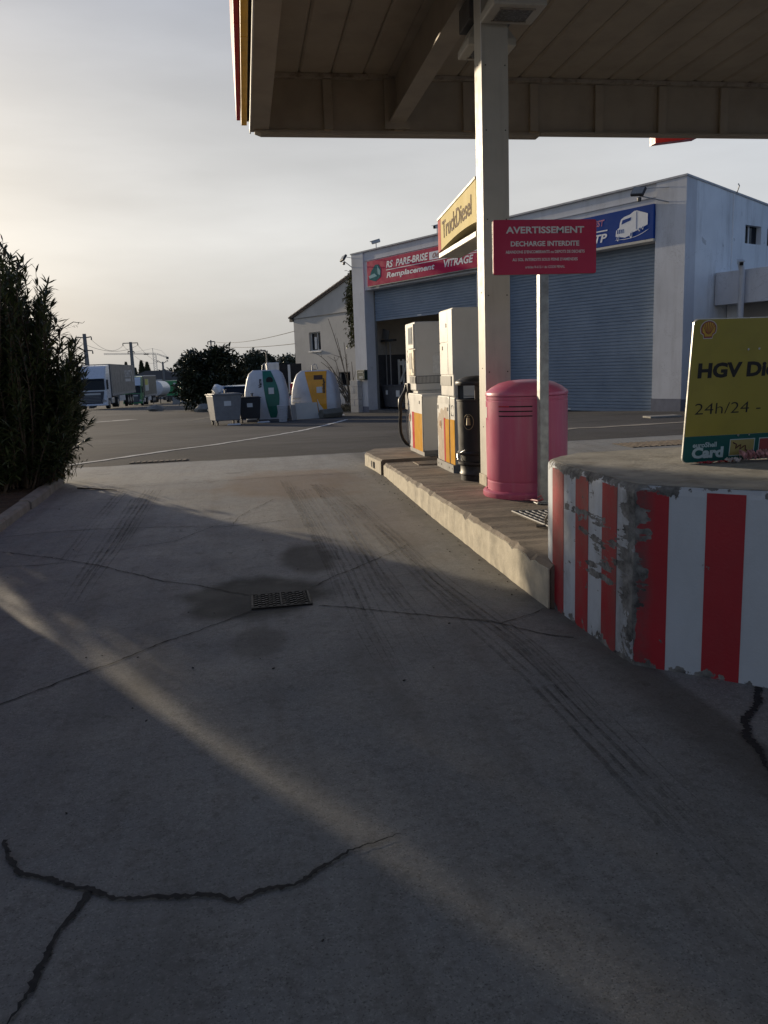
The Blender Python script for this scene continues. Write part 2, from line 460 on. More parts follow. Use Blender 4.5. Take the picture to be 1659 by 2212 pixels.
for i, p in enumerate(SEALED):
    ribbon(p, (.020, .020, .034)[i], .012, .2, .012, True, i, .005, (.35, 1.5)).build('sealed_crack', M_seal, pave)
for i, p in enumerate(JOINTS):
    ribbon(p, .010 if i not in (6, 7, 9, 10, 11) else .007, .010, .6, .03, False, 20 + i, .006, (.15, 1.6)).build('slab_joint', M_joint, pave)
def make_tyre():
    m, nt, b = base_mat('tyre_mark'); g = NT(nt)
    b.inputs['Base Color'].default_value = (.045, .042, .038, 1); b.inputs['Roughness'].default_value = .85
    a = g.math('MULTIPLY', g.rng(g.noise(9, 6, .7), .32, .60), g.rng(g.noise(60, 3, stretch=(1, .4, 1)), .3, .7, .45, .95))
    g.l(g.math('MULTIPLY', a, g.rng(g.noise(.8, 3), .3, .55, .12, .52)), b.inputs['Alpha'])
    return m
M_tyre = make_tyre()
for i, p in enumerate(TYRES):
    for dx, w in ((0, .024), (.05, .018), (.11, .012)):
        ribbon([(a + dx, c) for a, c in p], w, .014 + .001 * (i % 3), .12, .16, True, 60 + i).build('tyre_mark', M_tyre, pave)
for y, x0, x1 in ((14.30, -3.0, 22.0),):
    ribbon([(x0, y), (x1, y)], .05, .011, .5, .2, False, 5).build('edge_joint', M_joint, pave)

# small grit and dead leaves on the slabs
mb = MB(); r_ = random.Random(3)
for _ in range(130):
    x, y = r_.uniform(-2.3, 2.2), 1.6 + 9 * r_.random() ** 1.4
    if r_.random() < .45: x = 1.84 - abs(r_.gauss(0, .12)); y = r_.uniform(5, 11.5)
    if x > 1.84: continue
    s = r_.uniform(.003, .008)
    mb.cbox((x, y, gz(y) + .006 + s * .3), (s * r_.uniform(1, 2), s, s * .7), Matrix.Rotation(r_.uniform(0, 6), 3, 'Z') @ Matrix.Rotation(r_.uniform(0, 1), 3, 'X'))
mb.build('grit', mat('grit', (.06, .05, .04), .9), pave, kind='stuff')

# road line and pale patch on the asphalt
road_line = ribbon([(-3.4,14.5),(-3.03,15.0),(-.88,17.75),(.55,20.6),(1.5,22.8),(2.4,25.6),(3.3,28.7),(3.7,30.2)], .16, .008, .04, .25, False, 8).build('road_line', M_roadpaint, kind='structure')
ribbon([(-7.6, 41.3), (-5.9, 43.6)], .9, .008, .1, .3, False, 9).build('asphalt_patch', mat('pale_patch', (.33, .32, .30), .85, var=.15), kind='structure')
ribbon([(-4.2, 34), (-2.5, 38), (-1.2, 45)], .35, .008, .5, .4, True, 10).build('repair_strip', mat('dark_patch', (.045, .044, .043), .85), kind='structure')
ribbon([(5.2, 16.8), (9.5, 17.4), (14, 17.6)], .35, .008, .3, .4, True, 12).build('sand_strip', mat('sand_patch', (.24, .22, .185), .9, var=.2), kind='structure')
for (x, y, lx, ly, lab) in ((-1.6, 14.62, 1.0, .26, 'long rusty gully grating where the concrete meets the asphalt, beyond the bush'),
                            (7.0, 12.9, 1.3, .8, 'wide slotted gully grating in the concrete behind the striped block')):
    t = thing('gully_grating', lab, 'drain', (x, y, gz(y) + .006))
    MB().box(x - lx / 2, x + lx / 2, y - ly / 2, y + ly / 2, gz(y) + .001, gz(y) + .012).build('frame', M_joint, t)
    n = int(lx / .1)
    for i in range(n):
        xx = x - lx / 2 + .05 + i * .1
        MB().box(xx - .028, xx + .028, y - ly / 2 + .03, y + ly / 2 - .03, gz(y) + .013, gz(y) + .020).build('bar', mat('rusty_iron', (.11, .085, .065), .7, metal=.3, var=.3), t)

mb = MB().tube([(-2.35, 11.35, gz(11.35) + .02), (-2.1, 11.22, gz(11.2) + .018), (-1.78, 11.0, gz(11) + .016)], [.010, .009, .005], 6)
mb.build('fallen_twig', mat('twig_dark', (.04, .032, .025), .9), None, label='dark twig lying on the concrete at the foot of the bush', cat='twig', origin=(-2.1, 11.2, gz(11.2)))

# storm drain in the lane
t = thing('storm_drain', 'rusty cast iron drain grate in the wet patch of the lane', 'drain', (.15, 5.53, 0))
dx0, dx1, dy0, dy1 = -.06, .36, 5.345, 5.705
zz = .014
M_iron = mat('cast_iron', (.022, .019, .016), .6, metal=.4, var=.5, vs_=25, bump=.5, bs=70)
mb = MB()
mb.box(dx0, dx1, dy0, dy0 + .018, 0, zz + .004); mb.box(dx0, dx1, dy1 - .018, dy1, 0, zz + .004)
mb.box(dx0, dx0 + .018, dy0 + .018, dy1 - .018, 0, zz + .004); mb.box(dx1 - .018, dx1, dy0 + .018, dy1 - .018, 0, zz + .004)
mb.build('frame', M_iron, t, bev=.003)
MB().box(dx0 + .018, dx1 - .018, dy0 + .018, dy1 - .018, 0.004, .0085).build('pit', M_dark, t)
for k in range(6):
    yy = dy0 + .045 + k * .054
    for h in (0, 1):
        xa, xb = (dx0 + .022, .142) if h == 0 else (.158, dx1 - .022)
        mb = MB(); n = 7
        for i in range(n):
            a0, a1 = xa + (xb - xa) * i / n, xa + (xb - xa) * (i + .82) / n
            yo = .009 * (1 if i % 2 else -1)
            mb.box(a0, a1, yy - .013 + yo, yy + .013 + yo, .009, zz + .003)
        mb.build('grate_bar', M_iron, t)
MB().box(.144, .156, dy0 + .02, dy1 - .02, .009, zz + .006).build('centre_rib', M_iron, t)

# ------------------------------------------------------------------ pump island
island = tag(bpy.data.objects.new('pump_island', None), kind='structure')
COL.objects.link(island); island.location = (1.9, 8, 0); WM[island.name] = Matrix.Translation((1.9, 8, 0))
def kerb_run(y0, y1, ztop, x_at, name, seed, xr=3.9):
    r = random.Random(seed); core, face = MB(), MB(); cr_, fr_ = [], []
    n = int((y1 - y0) / .09); 
    for i in range(n + 1):
        y = y0 + (y1 - y0) * i / n
        j = r.uniform(-.003, .003); ch = abs(r.gauss(0, .005)) + (.018 if r.random() < .05 else 0)
        x = x_at(y) + j
        cr_.append([(x + .012, y, -.15), (xr, y, -.15), (xr, y, ztop), (x + .03 + ch, y, ztop + r.uniform(-.004, .004)), (x + .012, y, ztop - .02 - ch)])
        fr_.append([(x, y, -.12), (x + .018, y, -.12), (x + .018, y, ztop - .022 - ch), (x + .003, y, ztop - .026 - ch * 1.1)])
    core.loft(cr_).build(name, M_kerbtop, island)
    face.loft(fr_).build('kerb_face', M_kerbface, island)
kerb_run(4.80, 10.95, .30, lambda y: 1.865 - .006 * (y - 4.8), 'island_slab', 1)
kerb_run(11.03, 12.62, .335, lambda y: 1.80 - .05 * (y - 11) + (.5 * max(0, y - 12.2)), 'island_slab', 2)
MB().box(1.85, 3.88, 10.955, 11.025, -.1, .17).build('cable_slot', M_dark, island)
for yy in (11.45, 11.62):
    MB().box(1.765, 1.80, yy, yy + .07, .17, .26).build('socket_hole', M_dark, island)
MB().box(2.22, 2.62, 10.42, 10.80, .302, .314).build('cover_plate', mat('chequer_plate', (.13, .105, .085), .6, metal=.4, var=.3), island)

# steel mesh cover next to the block
t = thing('mesh_cover', 'flat pale steel mesh cover lying on the island beside the striped block', 'grating', (2.45, 6.2, .30))
zt = .318
M_mesh = mat('dull_steel', (.42, .41, .39), .55, metal=.35, var=.15)
A, B_, C_, D_ = Vector((2.235, 6.62, zt)), Vector((2.62, 6.55, zt)), Vector((2.68, 5.75, zt)), Vector((2.29, 5.82, zt))
MB().slab([A, B_, C_, D_], (0, 0, -.010)).build('backing', mat('mesh_backing', (.10, .085, .07), .85, var=.3), t)
mb = MB(); n1, n2 = 8, 7
for i in range(n1 + 1):
    f = i / n1; p, q = A.lerp(D_, f), B_.lerp(C_, f)
    pts = [p.lerp(q, k / 14) + Vector((0, (.022 if k % 2 else -.022) * (1 if 0 < i < n1 else 0), .006)) for k in range(15)]
    mb.tube(pts, .006, 4)
for i in (0, 1):
    p, q = (A, D_) if i == 0 else (B_, C_)
    mb.tube([p + Vector((0, 0, .006)), q + Vector((0, 0, .006))], .007, 4)
for j in range(1, 7):
    f = j / 7; p, q = A.lerp(B_, f), D_.lerp(C_, f)
    mb.tube([p + Vector((0, 0, .005)), q + Vector((0, 0, .005))], .004, 4)
mb.build('mesh_strands', M_mesh, t)
mb = MB().tube([(2.30, 5.98, .30), (2.30, 5.98, .36), (2.315, 5.97, .395), (2.335, 5.96, .395), (2.345, 5.955, .36), (2.345, 5.95, .30)], .011, 8)
mb.tube([(2.22, 5.97, .315), (2.33, 5.90, .320)], .013, 8)
mb.build('lifting_hook', mat('hook_iron', (.16, .14, .12), .5, metal=.6), t, smooth=True)

# ------------------------------------------------------------------ striped guard block
def wear_nodes(g):
    x, y, z = g.xyz()
    d = g.math('SQRT', g.math('ADD', g.math('POWER', g.math('SUBTRACT', x, 1.915), 2), g.math('POWER', g.math('SUBTRACT', y, 3.76), 2)))
    side = g.rng(x, 1.96, 2.0, 1, 0)
    k = g.rng(d, .0, .17, .40, 0)
    k = g.math('MAXIMUM', g.math('MULTIPLY', k, g.rng(x, 1.922, 1.945, 1, .35)), g.math('MULTIPLY', g.rng(z, .865, .97, 0, .42), g.rng(x, 1.93, 2.0, 1, .62)))
    k = g.math('MAXIMUM', k, g.rng(z, .0, .10, .30, .05))
    mp = g.n('ShaderNodeMapping'); mp.inputs['Rotation'].default_value = (R(-24), 0, 0); mp.inputs['Scale'].default_value = (1, 2.2, 13)
    g.l(g.P(), mp.inputs[0])
    sc = g.noise(1.0, 6, .6, vec=mp.outputs[0])
    sc = g.math('MULTIPLY', g.rng(sc, .47, .64, 0, .5), side)
    zone = g.math('MULTIPLY', g.rng(z, .25, .4, 0, 1), g.rng(z, .78, .9, 1, 0))
    sc = g.math('MULTIPLY', g.math('MULTIPLY', sc, zone), g.rng(y, 4.2, 4.75, 1, .15))
    f = g.math('ADD', g.math('ADD', g.noise(9, 9, .62), k), sc)
    return g.rng(f, .735, .755, 0, 1), side, d
def make_painted(name, col, var):
    m, nt, b = base_mat(name); g = NT(nt)
    worn, side, d = wear_nodes(g)
    x, y, z = g.xyz()
    base = g.mix(g.rng(g.noise(3, 6), .3, .7), tuple(c * (1 - var) for c in col), tuple(c * (1 + var) for c in col))
    grime = g.math('MULTIPLY', g.rng(g.noise(5, 8, .7, stretch=(1, 1, .6)), .42, .72, 0, .6), g.math('ADD', .15, g.math('MULTIPLY', side, .7)))
    base = g.mix(grime, base, (.15, .145, .135))
    corner = g.math('MULTIPLY', g.math('MULTIPLY', g.rng(d, .10, .22, .75, 0), side), g.rng(g.noise(4, 7, .7), .36, .62))
    base = g.mix(corner, base, (.085, .083, .08))
    conc = g.mix(g.rng(g.noise(12, 8, .7), .35, .65), (.07, .07, .069), (.31, .31, .295))
    c = g.mix(worn, base, conc)
    g.l(c, b.inputs['Base Color'])
    g.l(g.mix(worn, (.5, .5, .5), (.9, .9, .9)), b.inputs['Roughness'])
    h = g.math('ADD', g.math('MULTIPLY', worn, -.6), g.math('MULTIPLY', g.noise(70, 5), .4))
    g.bump(b, h, .5, .006)
    return m
M_blockwhite = make_painted('worn_white_paint', (.60, .655, .71), .05)
M_blockred = make_painted('worn_red_paint', (.44, .020, .032), .08)
M_blocktop = mat('block_top', (.37, .355, .32), .8, var=.18, vs_=4, bump=.6, bs=40, bd=.006, dirt=.7, dcol=(.13, .12, .10), ds=6)
blk = thing('guard_block', 'concrete guard block with vertical red and white stripes and a battered corner', 'concrete block', (2.6, 4.2, 0))
N_, L_ = (1.918, 3.760), (1.908, 4.840)
fdir = Vector((.721, -.693)); q1 = (N_[0] + fdir.x * 1.25, N_[1] + fdir.y * 1.25)
plan = [N_, q1, (4.3, q1[1]), (4.3, 5.26), (2.24, 5.26), (2.05, 5.13), (1.94, 5.0), L_]
# densify the outline so the edges can be chipped
dense = []
for a, b in zip(plan, plan[1:] + plan[:1]):
    L = math.hypot(b[0] - a[0], b[1] - a[1]); n = max(1, int(L / .05))
    for i in range(n): dense.append((a[0] + (b[0] - a[0]) * i / n, a[1] + (b[1] - a[1]) * i / n))
r_ = random.Random(11); rings = []
def inset(p, k):
    cx, cy = 2.9, 4.2; dx, dy = cx - p[0], cy - p[1]; L = math.hypot(dx, dy); return (p[0] + dx / L * k, p[1] + dy / L * k)
ch = []
for p in dense:
    d = math.hypot(p[0] - N_[0], p[1] - N_[1]); k = .006 + abs(r_.gauss(0, .006))
    if d < .12: k += .012 * (1 - d / .16) * r_.uniform(.5, 1.2)
    ch.append(k)
for zi in range(0, 15):
    z = -.1 + (.925 + .1) * zi / 14; ring = []
    for p, k in zip(dense, ch):
        d = math.hypot(p[0] - N_[0], p[1] - N_[1])
        kk = 0 if d > .05 else (1 - d / .05) * (.004 + .014 * max(0, math.sin(z * 9 + 1.2)) * r_.uniform(.4, 1.1))
        q = inset(p, kk); ring.append((q[0], q[1], z))
    rings.append(ring)
rings.append([(*inset(p, k * .4), .952 - .3 * k + (.02 if p[1] < 4 else 0) * 0) for p, k in zip(dense, ch)])
rings.append([(*inset(p, .012 + k), .965 + r_.uniform(-.002, .002)) for p, k in zip(dense, ch)])
MB().loft(rings).build('body', M_blockwhite, blk)
MB().slab([(*inset(p, .018 + k * .9), .9662) for p, k in zip(dense, ch)], (0, 0, .004)).build('top_face', M_blocktop, blk)
for i in (0, 2, 4):                      # red bands on the lane side, counted from the far end
    ya, yb = 4.835 - .18 * i, 4.835 - .18 * (i + 1)
    mb = MB(); n = 3
    fx = lambda y: 1.908 + .010 * (4.84 - y) / 1.08 - .0008
    mb.slab([(fx(ya), ya, 0.004), (fx(yb), yb, 0.004), (fx(yb), yb, .935), (fx(ya), ya, .935)], (-.0012, 0, 0))
    mb.build('red_stripe', M_blockred, blk)
for i in (0, 2, 4, 6):                   # red bands on the slanting front
    a, b = i * .178 + (.012 if i == 0 else 0), (i + 1) * .178
    pa = Vector((N_[0] + fdir.x * a, N_[1] + fdir.y * a, 0)); pb = Vector((N_[0] + fdir.x * b, N_[1] + fdir.y * b, 0))
    nn = Vector((fdir.y, -fdir.x, 0)).normalized()
    if nn.x > 0: nn = -nn
    o_ = nn * .0008; up = Vector((0, 0, .946))
    MB().slab([pa + o_ + Vector((0, 0, .004)), pb + o_ + Vector((0, 0, .004)), pb + o_ + up, pa + o_ + up], nn * .0012).build('red_stripe', M_blockred, blk)

# ------------------------------------------------------------------ planter bed on the left
bed = tag(bpy.data.objects.new('planter_bed', None), kind='structure')
COL.objects.link(bed); bed.location = (-4, 9, 0); WM[bed.name] = Matrix.Translation((-4, 9, 0))
path = [(-2.62, -6 + .2 * i) for i in range(91)]
path = [p for p in path if p[1] < 11.75]
cxy, rad = (-3.57, 11.75), .95
path += [(cxy[0] + rad * math.cos(a), cxy[1] + rad * math.sin(a)) for a in [math.pi / 2 * i / 8 for i in range(9)]]
path += [(-3.57 - .3 * i, 12.7) for i in range(1, 12)]
soil = MB(); rows = []
for (px, py) in path: rows.append((px - .10, py) if py < 11.75 else (px - .1, py - .1))
soil.v = [(x, y, gz(y) + .085) for x, y in rows] + [(-9, y, gz(y) + .17) for x, y in rows]
n = len(rows)
for i in range(n - 1): soil.f.append((i, i + 1, n + i + 1, n + i))
soil.build('soil', M_soil, bed)
seg, acc, r_ = [], 0, random.Random(4)
stones, cur = [], [path[0]]
for p, q in zip(path, path[1:]):
    acc += math.hypot(q[0] - p[0], q[1] - p[1]); cur.append(q)
    if acc > .95: stones.append(cur); cur = [q]; acc = 0
for st in stones:
    pts = [Vector((a, b)) for a, b in st]; rings = []
    dz, dl = r_.uniform(-.012, .012), r_.uniform(-.012, .012)
    d0 = (pts[1] - pts[0]).normalized(); d1 = (pts[-1] - pts[-2]).normalized()
    pts[0] = pts[0] + d0 * .007; pts[-1] = pts[-1] - d1 * .007
    for i, p in enumerate(pts):
        t_ = (pts[min(i + 1, len(pts) - 1)] - pts[max(i - 1, 0)]).normalized(); nrm = Vector((t_.y, -t_.x))
        b0 = gz(p.y); rings.append([(*(p + nrm * (.0 + dl)), b0 - .1), (*(p + nrm * (.0 + dl)), b0 + .085 + dz), (*(p - nrm * .03), b0 + .112 + dz),
                                    (*(p - nrm * .13), b0 + .115 + dz), (*(p - nrm * .14), b0 - .1)])
    MB().loft(rings).build('kerb_stone', M_kerbstone, bed, bev=.006)

# ------------------------------------------------------------------ canopy
can = thing('station_canopy', 'cream sheet metal filling station canopy on one square column', 'canopy', (2.63, 8.33, .30))
YF, YB, XL, XR = 13.30, -7.0, .62, 13.5
ZC = 6.10
W_ = .505; x = XL
i = 0
while x < XR:                             # ribbed ceiling sheets running along the lane
    x1 = x + W_ - .010
    mb = MB()
    mb.prism([(x, ZC + .05), (x, ZC + .022), (x + .035, ZC), (x1 - .035, ZC), (x1, ZC + .022), (x1, ZC + .05)], 'y', YB, YF)
    mb.build('ceiling_panel', M_canopy, can)
    x += W_; i += 1
MB().box(.36, XR + .1, YB, YF + .1, ZC + .052, ZC + .35).build('roof_deck', M_canopy, can)
# unseen roof wing added behind the camera to darken the near ground
MB().box(-9.0, .30, YB, 2.3, ZC + .02, ZC + .35).build('added_wing_ceiling', M_canopy, can)
MB().box(-9.0, .30, 2.304, 2.36, 5.28, ZC + .36).build('added_wing_fascia', M_canopy, can)
# far edge: inner fascia panels between studs
studs = [1.55 + 1.12 * k for k in range(-1, 11)]
for a, b in zip(studs, studs[1:]):
    MB().box(max(a, .62) + .004, b - .004, YF + .012, YF + .06, 5.30, ZC + .05).build('fascia_panel', M_canopy, can)
for s in studs[1:]:
    MB().box(s - .07, s + .07, YF - .055, YF + .011, 5.30, ZC - .07).build('fascia_stud', M_canopy, can, bev=.006)
MB().box(.62, XR, YF - .10, YF + .011, ZC - .062, ZC - .002).build('ceiling_angle', M_rustband, can, bev=.005)
MB().prism([(.40, 5.283), (.40, 5.262), (.50, 5.225), (5.0, 5.225), (5.0, 5.283)], 'y', YF - .075, YF + .14).build('gutter', M_canopy, can, bev=.012)
MB().box(5.004, XR, YF - .075, YF + .10, 5.262, 5.298).build('bottom_flange', M_canopy, can, bev=.004)
# left edge beam and coloured cladding bands
MB().box(.345, .62, YB, YF + .09, 5.285, 5.315).build('edge_flange', M_canopy, can, bev=.004)
MB().box(.345, .372, YB, YF + .09, 5.316, ZC + .36).build('edge_web', M_canopy, can)
MB().box(.325, .343, YB, YF + .095, 5.262, ZC + .36).build('white_trim', mat('bright_trim', (.74, .73, .68), .45, var=.04), can)
yb = [YB + 3.4 * k for k in range(7)]
for a, b in zip(yb, yb[1:]):
    b = min(b, YF + .06)
    MB().box(.205, .290, a + .004, b - .004, 5.37, 6.55).build('yellow_band', M_yellow, can, bev=.006)
yb = [YB + 4.2 * k for k in range(6)]
for a, b in zip(yb, yb[1:]):
    b = min(b, YF + .02)
    if b > a: MB().box(.135, .195, a + .004, b - .004, 5.43, 6.7).build('red_band', M_red, can, bev=.006)
MB().box(.292, .323, YB, YF + .03, 5.42, 6.5).build('band_backing', M_dark, can)
MB().prism([(7.35, 5.30), (8.15, 5.395), (8.15, 5.7), (7.35, 5.7)], 'y', YF + .55, YF + .75).build('red_corner_band', M_red, can)
# main beam (I section)
xb = 2.635
mb = MB().box(xb - .13, xb + .13, YB, YF - .08, 5.405, 5.43).box(xb - .012, xb + .012, YB, YF - .08, 5.431, ZC - .03).box(xb - .13, xb + .13, YB, YF - .08, ZC - .029, ZC - .004)
mb.build('main_beam', M_canopy, can)
MB().box(xb - .2, xb + .2, YF - .10, YF - .078, 5.31, ZC - .07).build('end_plate', M_canopy, can)
# column with cladding seam
col = MB().box(2.50, 2.77, 8.20, 8.465, .30, 5.404).build('column', M_cream, can, bev=.008)
MB().box(2.494, 2.4985, 8.200, 8.212, .42, 5.40).build('cladding_seam', M_wt, col)
MB().box(2.484, 2.60, 8.185, 8.47, .30, .425).build('column_foot', M_kerbface, col, bev=.01)
mb = MB()
for z in (.9, 1.52, 2.3, 3.05, 3.9, 4.5):
    for x in (2.535, 2.735): mb.disc((x, 8.2, z), (0, -1, 0), .007, .003, 8)
    mb.disc((2.5, 8.33, z + .04), (-1, 0, 0), .007, .003, 8)
mb.build('rivets', M_dark, col)
M_lens = mat('dusty_lens', (.10, .095, .085), .25, var=.3, vs_=20)
def floodbox(c, lab):
    x, y, z = c
    t = thing('canopy_light', lab, 'light', c, group='box lights on the canopy column')
    MB().loft([[(x - .26, y - .22, z), (x + .26, y - .22, z), (x + .26, y + .22, z), (x - .26, y + .22, z)],
               [(x - .26, y - .22, z + .07), (x + .26, y - .22, z + .07), (x + .26, y + .22, z + .07), (x - .26, y + .22, z + .07)],
               [(x - .17, y - .14, z + .24), (x + .17, y - .14, z + .24), (x + .17, y + .14, z + .24), (x - .17, y + .14, z + .24)]]).build('housing', M_cream, t, bev=.015)
    MB().box(x - .16, x + .16, y - .13, y + .13, z - .006, z - .001).build('lens', M_lens, t)
    for yy in (y - .145, y + .131): MB().box(x - .175, x + .175, yy, yy + .014, z - .010, z - .001).build('lens_rim', M_rustband, t)
    return t
t = floodbox((2.74, 7.955, 4.86), 'cream box light on the front of the canopy column')
t = floodbox((2.78, 8.95, 4.88), 'cream box light under a dark bracket behind the canopy column')
MB().box(2.54, 3.02, 8.74, 9.16, 5.13, 5.37).build('bracket', mat('bracket_grey', (.07, .065, .06), .6), t, bev=.01)
# ------------------------------------------------------------------ fuel pumps
M_pump = mat('pump_enamel', (.60, .59, .55), .42, var=.05, vs_=2, dirt=.22, dcol=(.30, .27, .22), ds=2.2)
M_pumpgrey = mat('pump_grey', (.16, .16, .155), .5, var=.1)
M_pumpdark = mat('pump_trim', (.035, .036, .037), .5)
M_pumpyellow = mat('pump_yellow', (.62, .30, .006), .75, var=.08, dirt=.2, ds=4, spec=.1)
M_pumpred = mat('pump_red', (.50, .03, .035), .75, var=.1, spec=.1)
M_bare = mat('peeled_panel', (.36, .27, .18), .7, var=.25, vs_=6, dirt=.5, dcol=(.24, .17, .11), ds=4)
M_plinth = mat('pump_plinth', (.22, .22, .215), .6, var=.15, dirt=.5, ds=8)

def shell_emblem(parent, c, right, up, s, out, rim=True, dull=False):
    """scallop shell badge: red outline, yellow shell, ribs"""
    c, right, up, out = Vector(c), Vector(right), Vector(up), Vector(out)
    def P(x, y, k): return c + right * (x * s) + up * (y * s) + out * k
    fan = [(.0, -.50), (.27, -.50), (.30, -.30), (.46, -.20), (.50, .05)]
    arc = [(.5 * math.cos(a), .05 + .45 * math.sin(a)) for a in [math.pi / 2 * i / 7 for i in range(1, 8)]]
    half = fan + arc
    outl = half + [(-x, y) for x, y in reversed(half[1:-1])]
    em = MB().slab([P(x * 1.12, y * 1.12, 0) for x, y in outl], out * .002).build('emblem_rim', mat('emblem_white', (.60, .58, .52), .5), parent)
    MB().slab([P(x, y, .0022) for x, y in outl], out * .001).build('emblem_red', mat('emblem_red', (.30, .05, .06), .5), em)
    MB().slab([P(x * .86, y * .86 + .01, .0034) for x, y in outl], out * .001).build('emblem_yellow', mat('emblem_yellow', (.50, .40, .20) if dull else (.62, .38, .05), .5), em)
    mb = MB()
    for a in (-58, -38, -19, 0, 19, 38, 58):
        d = Vector((math.sin(R(a)), math.cos(R(a)))); p0 = Vector((d.x * .16, -.30 + .1 * abs(d.x))); p1 = Vector((d.x * .44, .06 + .38 * d.y if d.y > .8 else .04 + .36 * d.y))
        n = Vector((d.y, -d.x)) * .016
        mb.slab([P(p0.x - n.x, p0.y - n.y, .0046), P(p0.x + n.x, p0.y + n.y, .0046), P(p1.x + n.x, p1.y + n.y, .0046), P(p1.x - n.x, p1.y - n.y, .0046)], out * .0008)
    mb.build('emblem_ribs', MATS['emblem_red'], em)
    return em

XN, YN, ZN = Vector((-1, 0, 0)), Vector((0, -1, 0)), Vector((0, 0, 1))
def sheetx(mb, x, y0, y1, z0, z1, t=.003): return mb.box(x - t, x, y0, y1, z0, z1)
def rounded_cabinet(x0, x1, y0, y1, z0, z1, r=.07):
    n = 6
    prof = [(y0, z0)] + [(y0 + r - r * math.cos(math.pi / 2 * i / n), z1 - r + r * math.sin(math.pi / 2 * i / n)) for i in range(n + 1)]
    prof += [(y1 - r + r * math.sin(math.pi / 2 * i / n), z1 - r + r * math.cos(math.pi / 2 * i / n)) for i in range(n + 1)] + [(y1, z0)]
    return MB().prism(prof, 'x', x0, x1)

def lock(parent, y, z, x):
    MB().box(x - .006, x, y - .018, y + .018, z - .024, z + .024).build('lock', M_pumpdark, parent, bev=.004)

# far pump (number 5)
p1 = thing('fuel_pump', 'farther white fuel pump with a black nozzle, number 5 and red and yellow stripes', 'fuel pump', (2.75, 11.8, .335), group='fuel pumps on the island')
zb = .335
MB().box(2.50, 3.05, 11.75, 12.45, 1.25, 2.255).build('tower', M_pump, p1, bev=.018)
MB().box(2.53, 3.02, 11.78, 12.42, .41, 1.249).build('core', M_pump, p1)
rounded_cabinet(2.452, 3.02, 11.13, 12.15, .41, 1.215).build('cabinet', M_pump, p1, bev=.006)
MB().box(2.465, 3.01, 11.145, 12.14, zb, .409).build('plinth', M_plinth, p1)
MB().box(2.53, 3.0, 12.16, 12.50, zb, 1.30).build('nozzle_column', M_pump, p1, bev=.01)
sheetx(MB(), 2.529, 12.17, 12.49, .40, .95).build('yellow_strip', M_pumpyellow, p1)
sheetx(MB(), 2.451, 11.135, 11.71, .40, .94).build('yellow_panel', M_pumpyellow, p1)
sheetx(MB(), 2.4505, 11.715, 11.87, .40, .945).build('red_stripe', M_pumpred, p1)
MB().box(2.444, 2.451, 11.128, 11.15, .40, 1.19).build('edge_trim', M_pumpgrey, p1)
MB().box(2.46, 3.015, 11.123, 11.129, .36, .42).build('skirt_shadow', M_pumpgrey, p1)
shell_emblem(p1, (2.448, 12.02, .85), (0, -1, 0), (0, 0, 1), .11, XN)
lock(p1, 11.33, 1.10, 2.451)
# louvre band round the waist
mb = MB().box(2.492, 3.055, 11.742, 12.20, 1.355, 1.47)
mb.build('louvre_band', M_pumpgrey, p1)
for k in range(26):
    xx = 2.52 + k * .0205
    MB().box(xx, xx + .010, 11.732, 11.741, 1.365, 1.46).build('louvre', M_pump, p1)
for k in range(4):
    MB().box(2.484, 2.491, 11.76 + .1 * k, 11.82 + .1 * k, 1.37, 1.455).build('louvre', M_pumpgrey, p1)
# display door, keypad, slot
MB().box(2.478, 2.499, 11.765, 12.19, 1.87, 2.225).build('display_door', M_pump, p1, bev=.006)
MB().box(2.474, 2.4775, 11.82, 12.12, 1.93, 2.19).build('display_frame', M_pumpdark, p1)
MB().box(2.471, 2.4735, 11.835, 12.105, 1.945, 2.175).build('display_glass', mat('display_glass', (.22, .23, .22), .15, var=.15, vs_=12), p1)
MB().box(2.476, 2.499, 11.77, 12.15, 1.475, 1.855).build('card_panel', mat('card_panel', (.50, .45, .36), .35, metal=.3, var=.1), p1, bev=.004)
MB().box(2.472, 2.4755, 11.90, 12.08, 1.57, 1.81).build('card_slot', M_pumpdark, p1)
MB().box(2.470, 2.4755, 11.82, 11.88, 1.52, 1.58).build('receipt_slot', M_pumpdark, p1)
text('5', (2.4985, 12.40, 1.66), (0, -1, 0), (0, 0, 1), .13, .20, M_bt, p1, 'number', shear=.2, bold=.02)
lock(p1, 12.24, 2.08, 2.4985)
text('CONTROLE', (2.80, 11.7475, 1.79), (1, 0, 0), (0, 0, 1), .18, .016, mat('faint_grey', (.42, .42, .40), .6), p1)
MB().box(2.76, 3.0, 11.744, 11.748, 1.50, 1.76).build('notice_sheet', mat('notice_paper', (.66, .66, .63), .7, var=.1, vs_=30), p1)
# nozzle, boot and hose, hung on the lane side of the nozzle column
M_noz = mat('nozzle_black', (.016, .016, .017), .35)
MB().box(2.46, 2.529, 12.20, 12.42, .95, 1.36).build('nozzle_boot', M_pumpdark, p1, bev=.012)
noz = MB().tube([(2.46, 12.31, 1.34), (2.44, 12.30, 1.25), (2.40, 12.29, 1.17), (2.36, 12.28, 1.11), (2.345, 12.27, 1.02), (2.35, 12.27, .94)], [.018, .024, .034, .038, .030, .026], 10)
noz.tube([(2.37, 12.28, 1.12), (2.43, 12.285, 1.05), (2.43, 12.285, .98), (2.36, 12.275, .96)], .010, 8)
noz.build('nozzle', M_noz, p1, smooth=True)
hose = [(2.35, 12.27, .94), (2.345, 12.265, .84), (2.335, 12.26, .72), (2.34, 12.25, .60), (2.37, 12.23, .50), (2.42, 12.21, .43), (2.48, 12.19, .40), (2.53, 12.17, .39)]
MB().tube(hose, .024, 10).build('hose', M_rubber, p1, smooth=True)
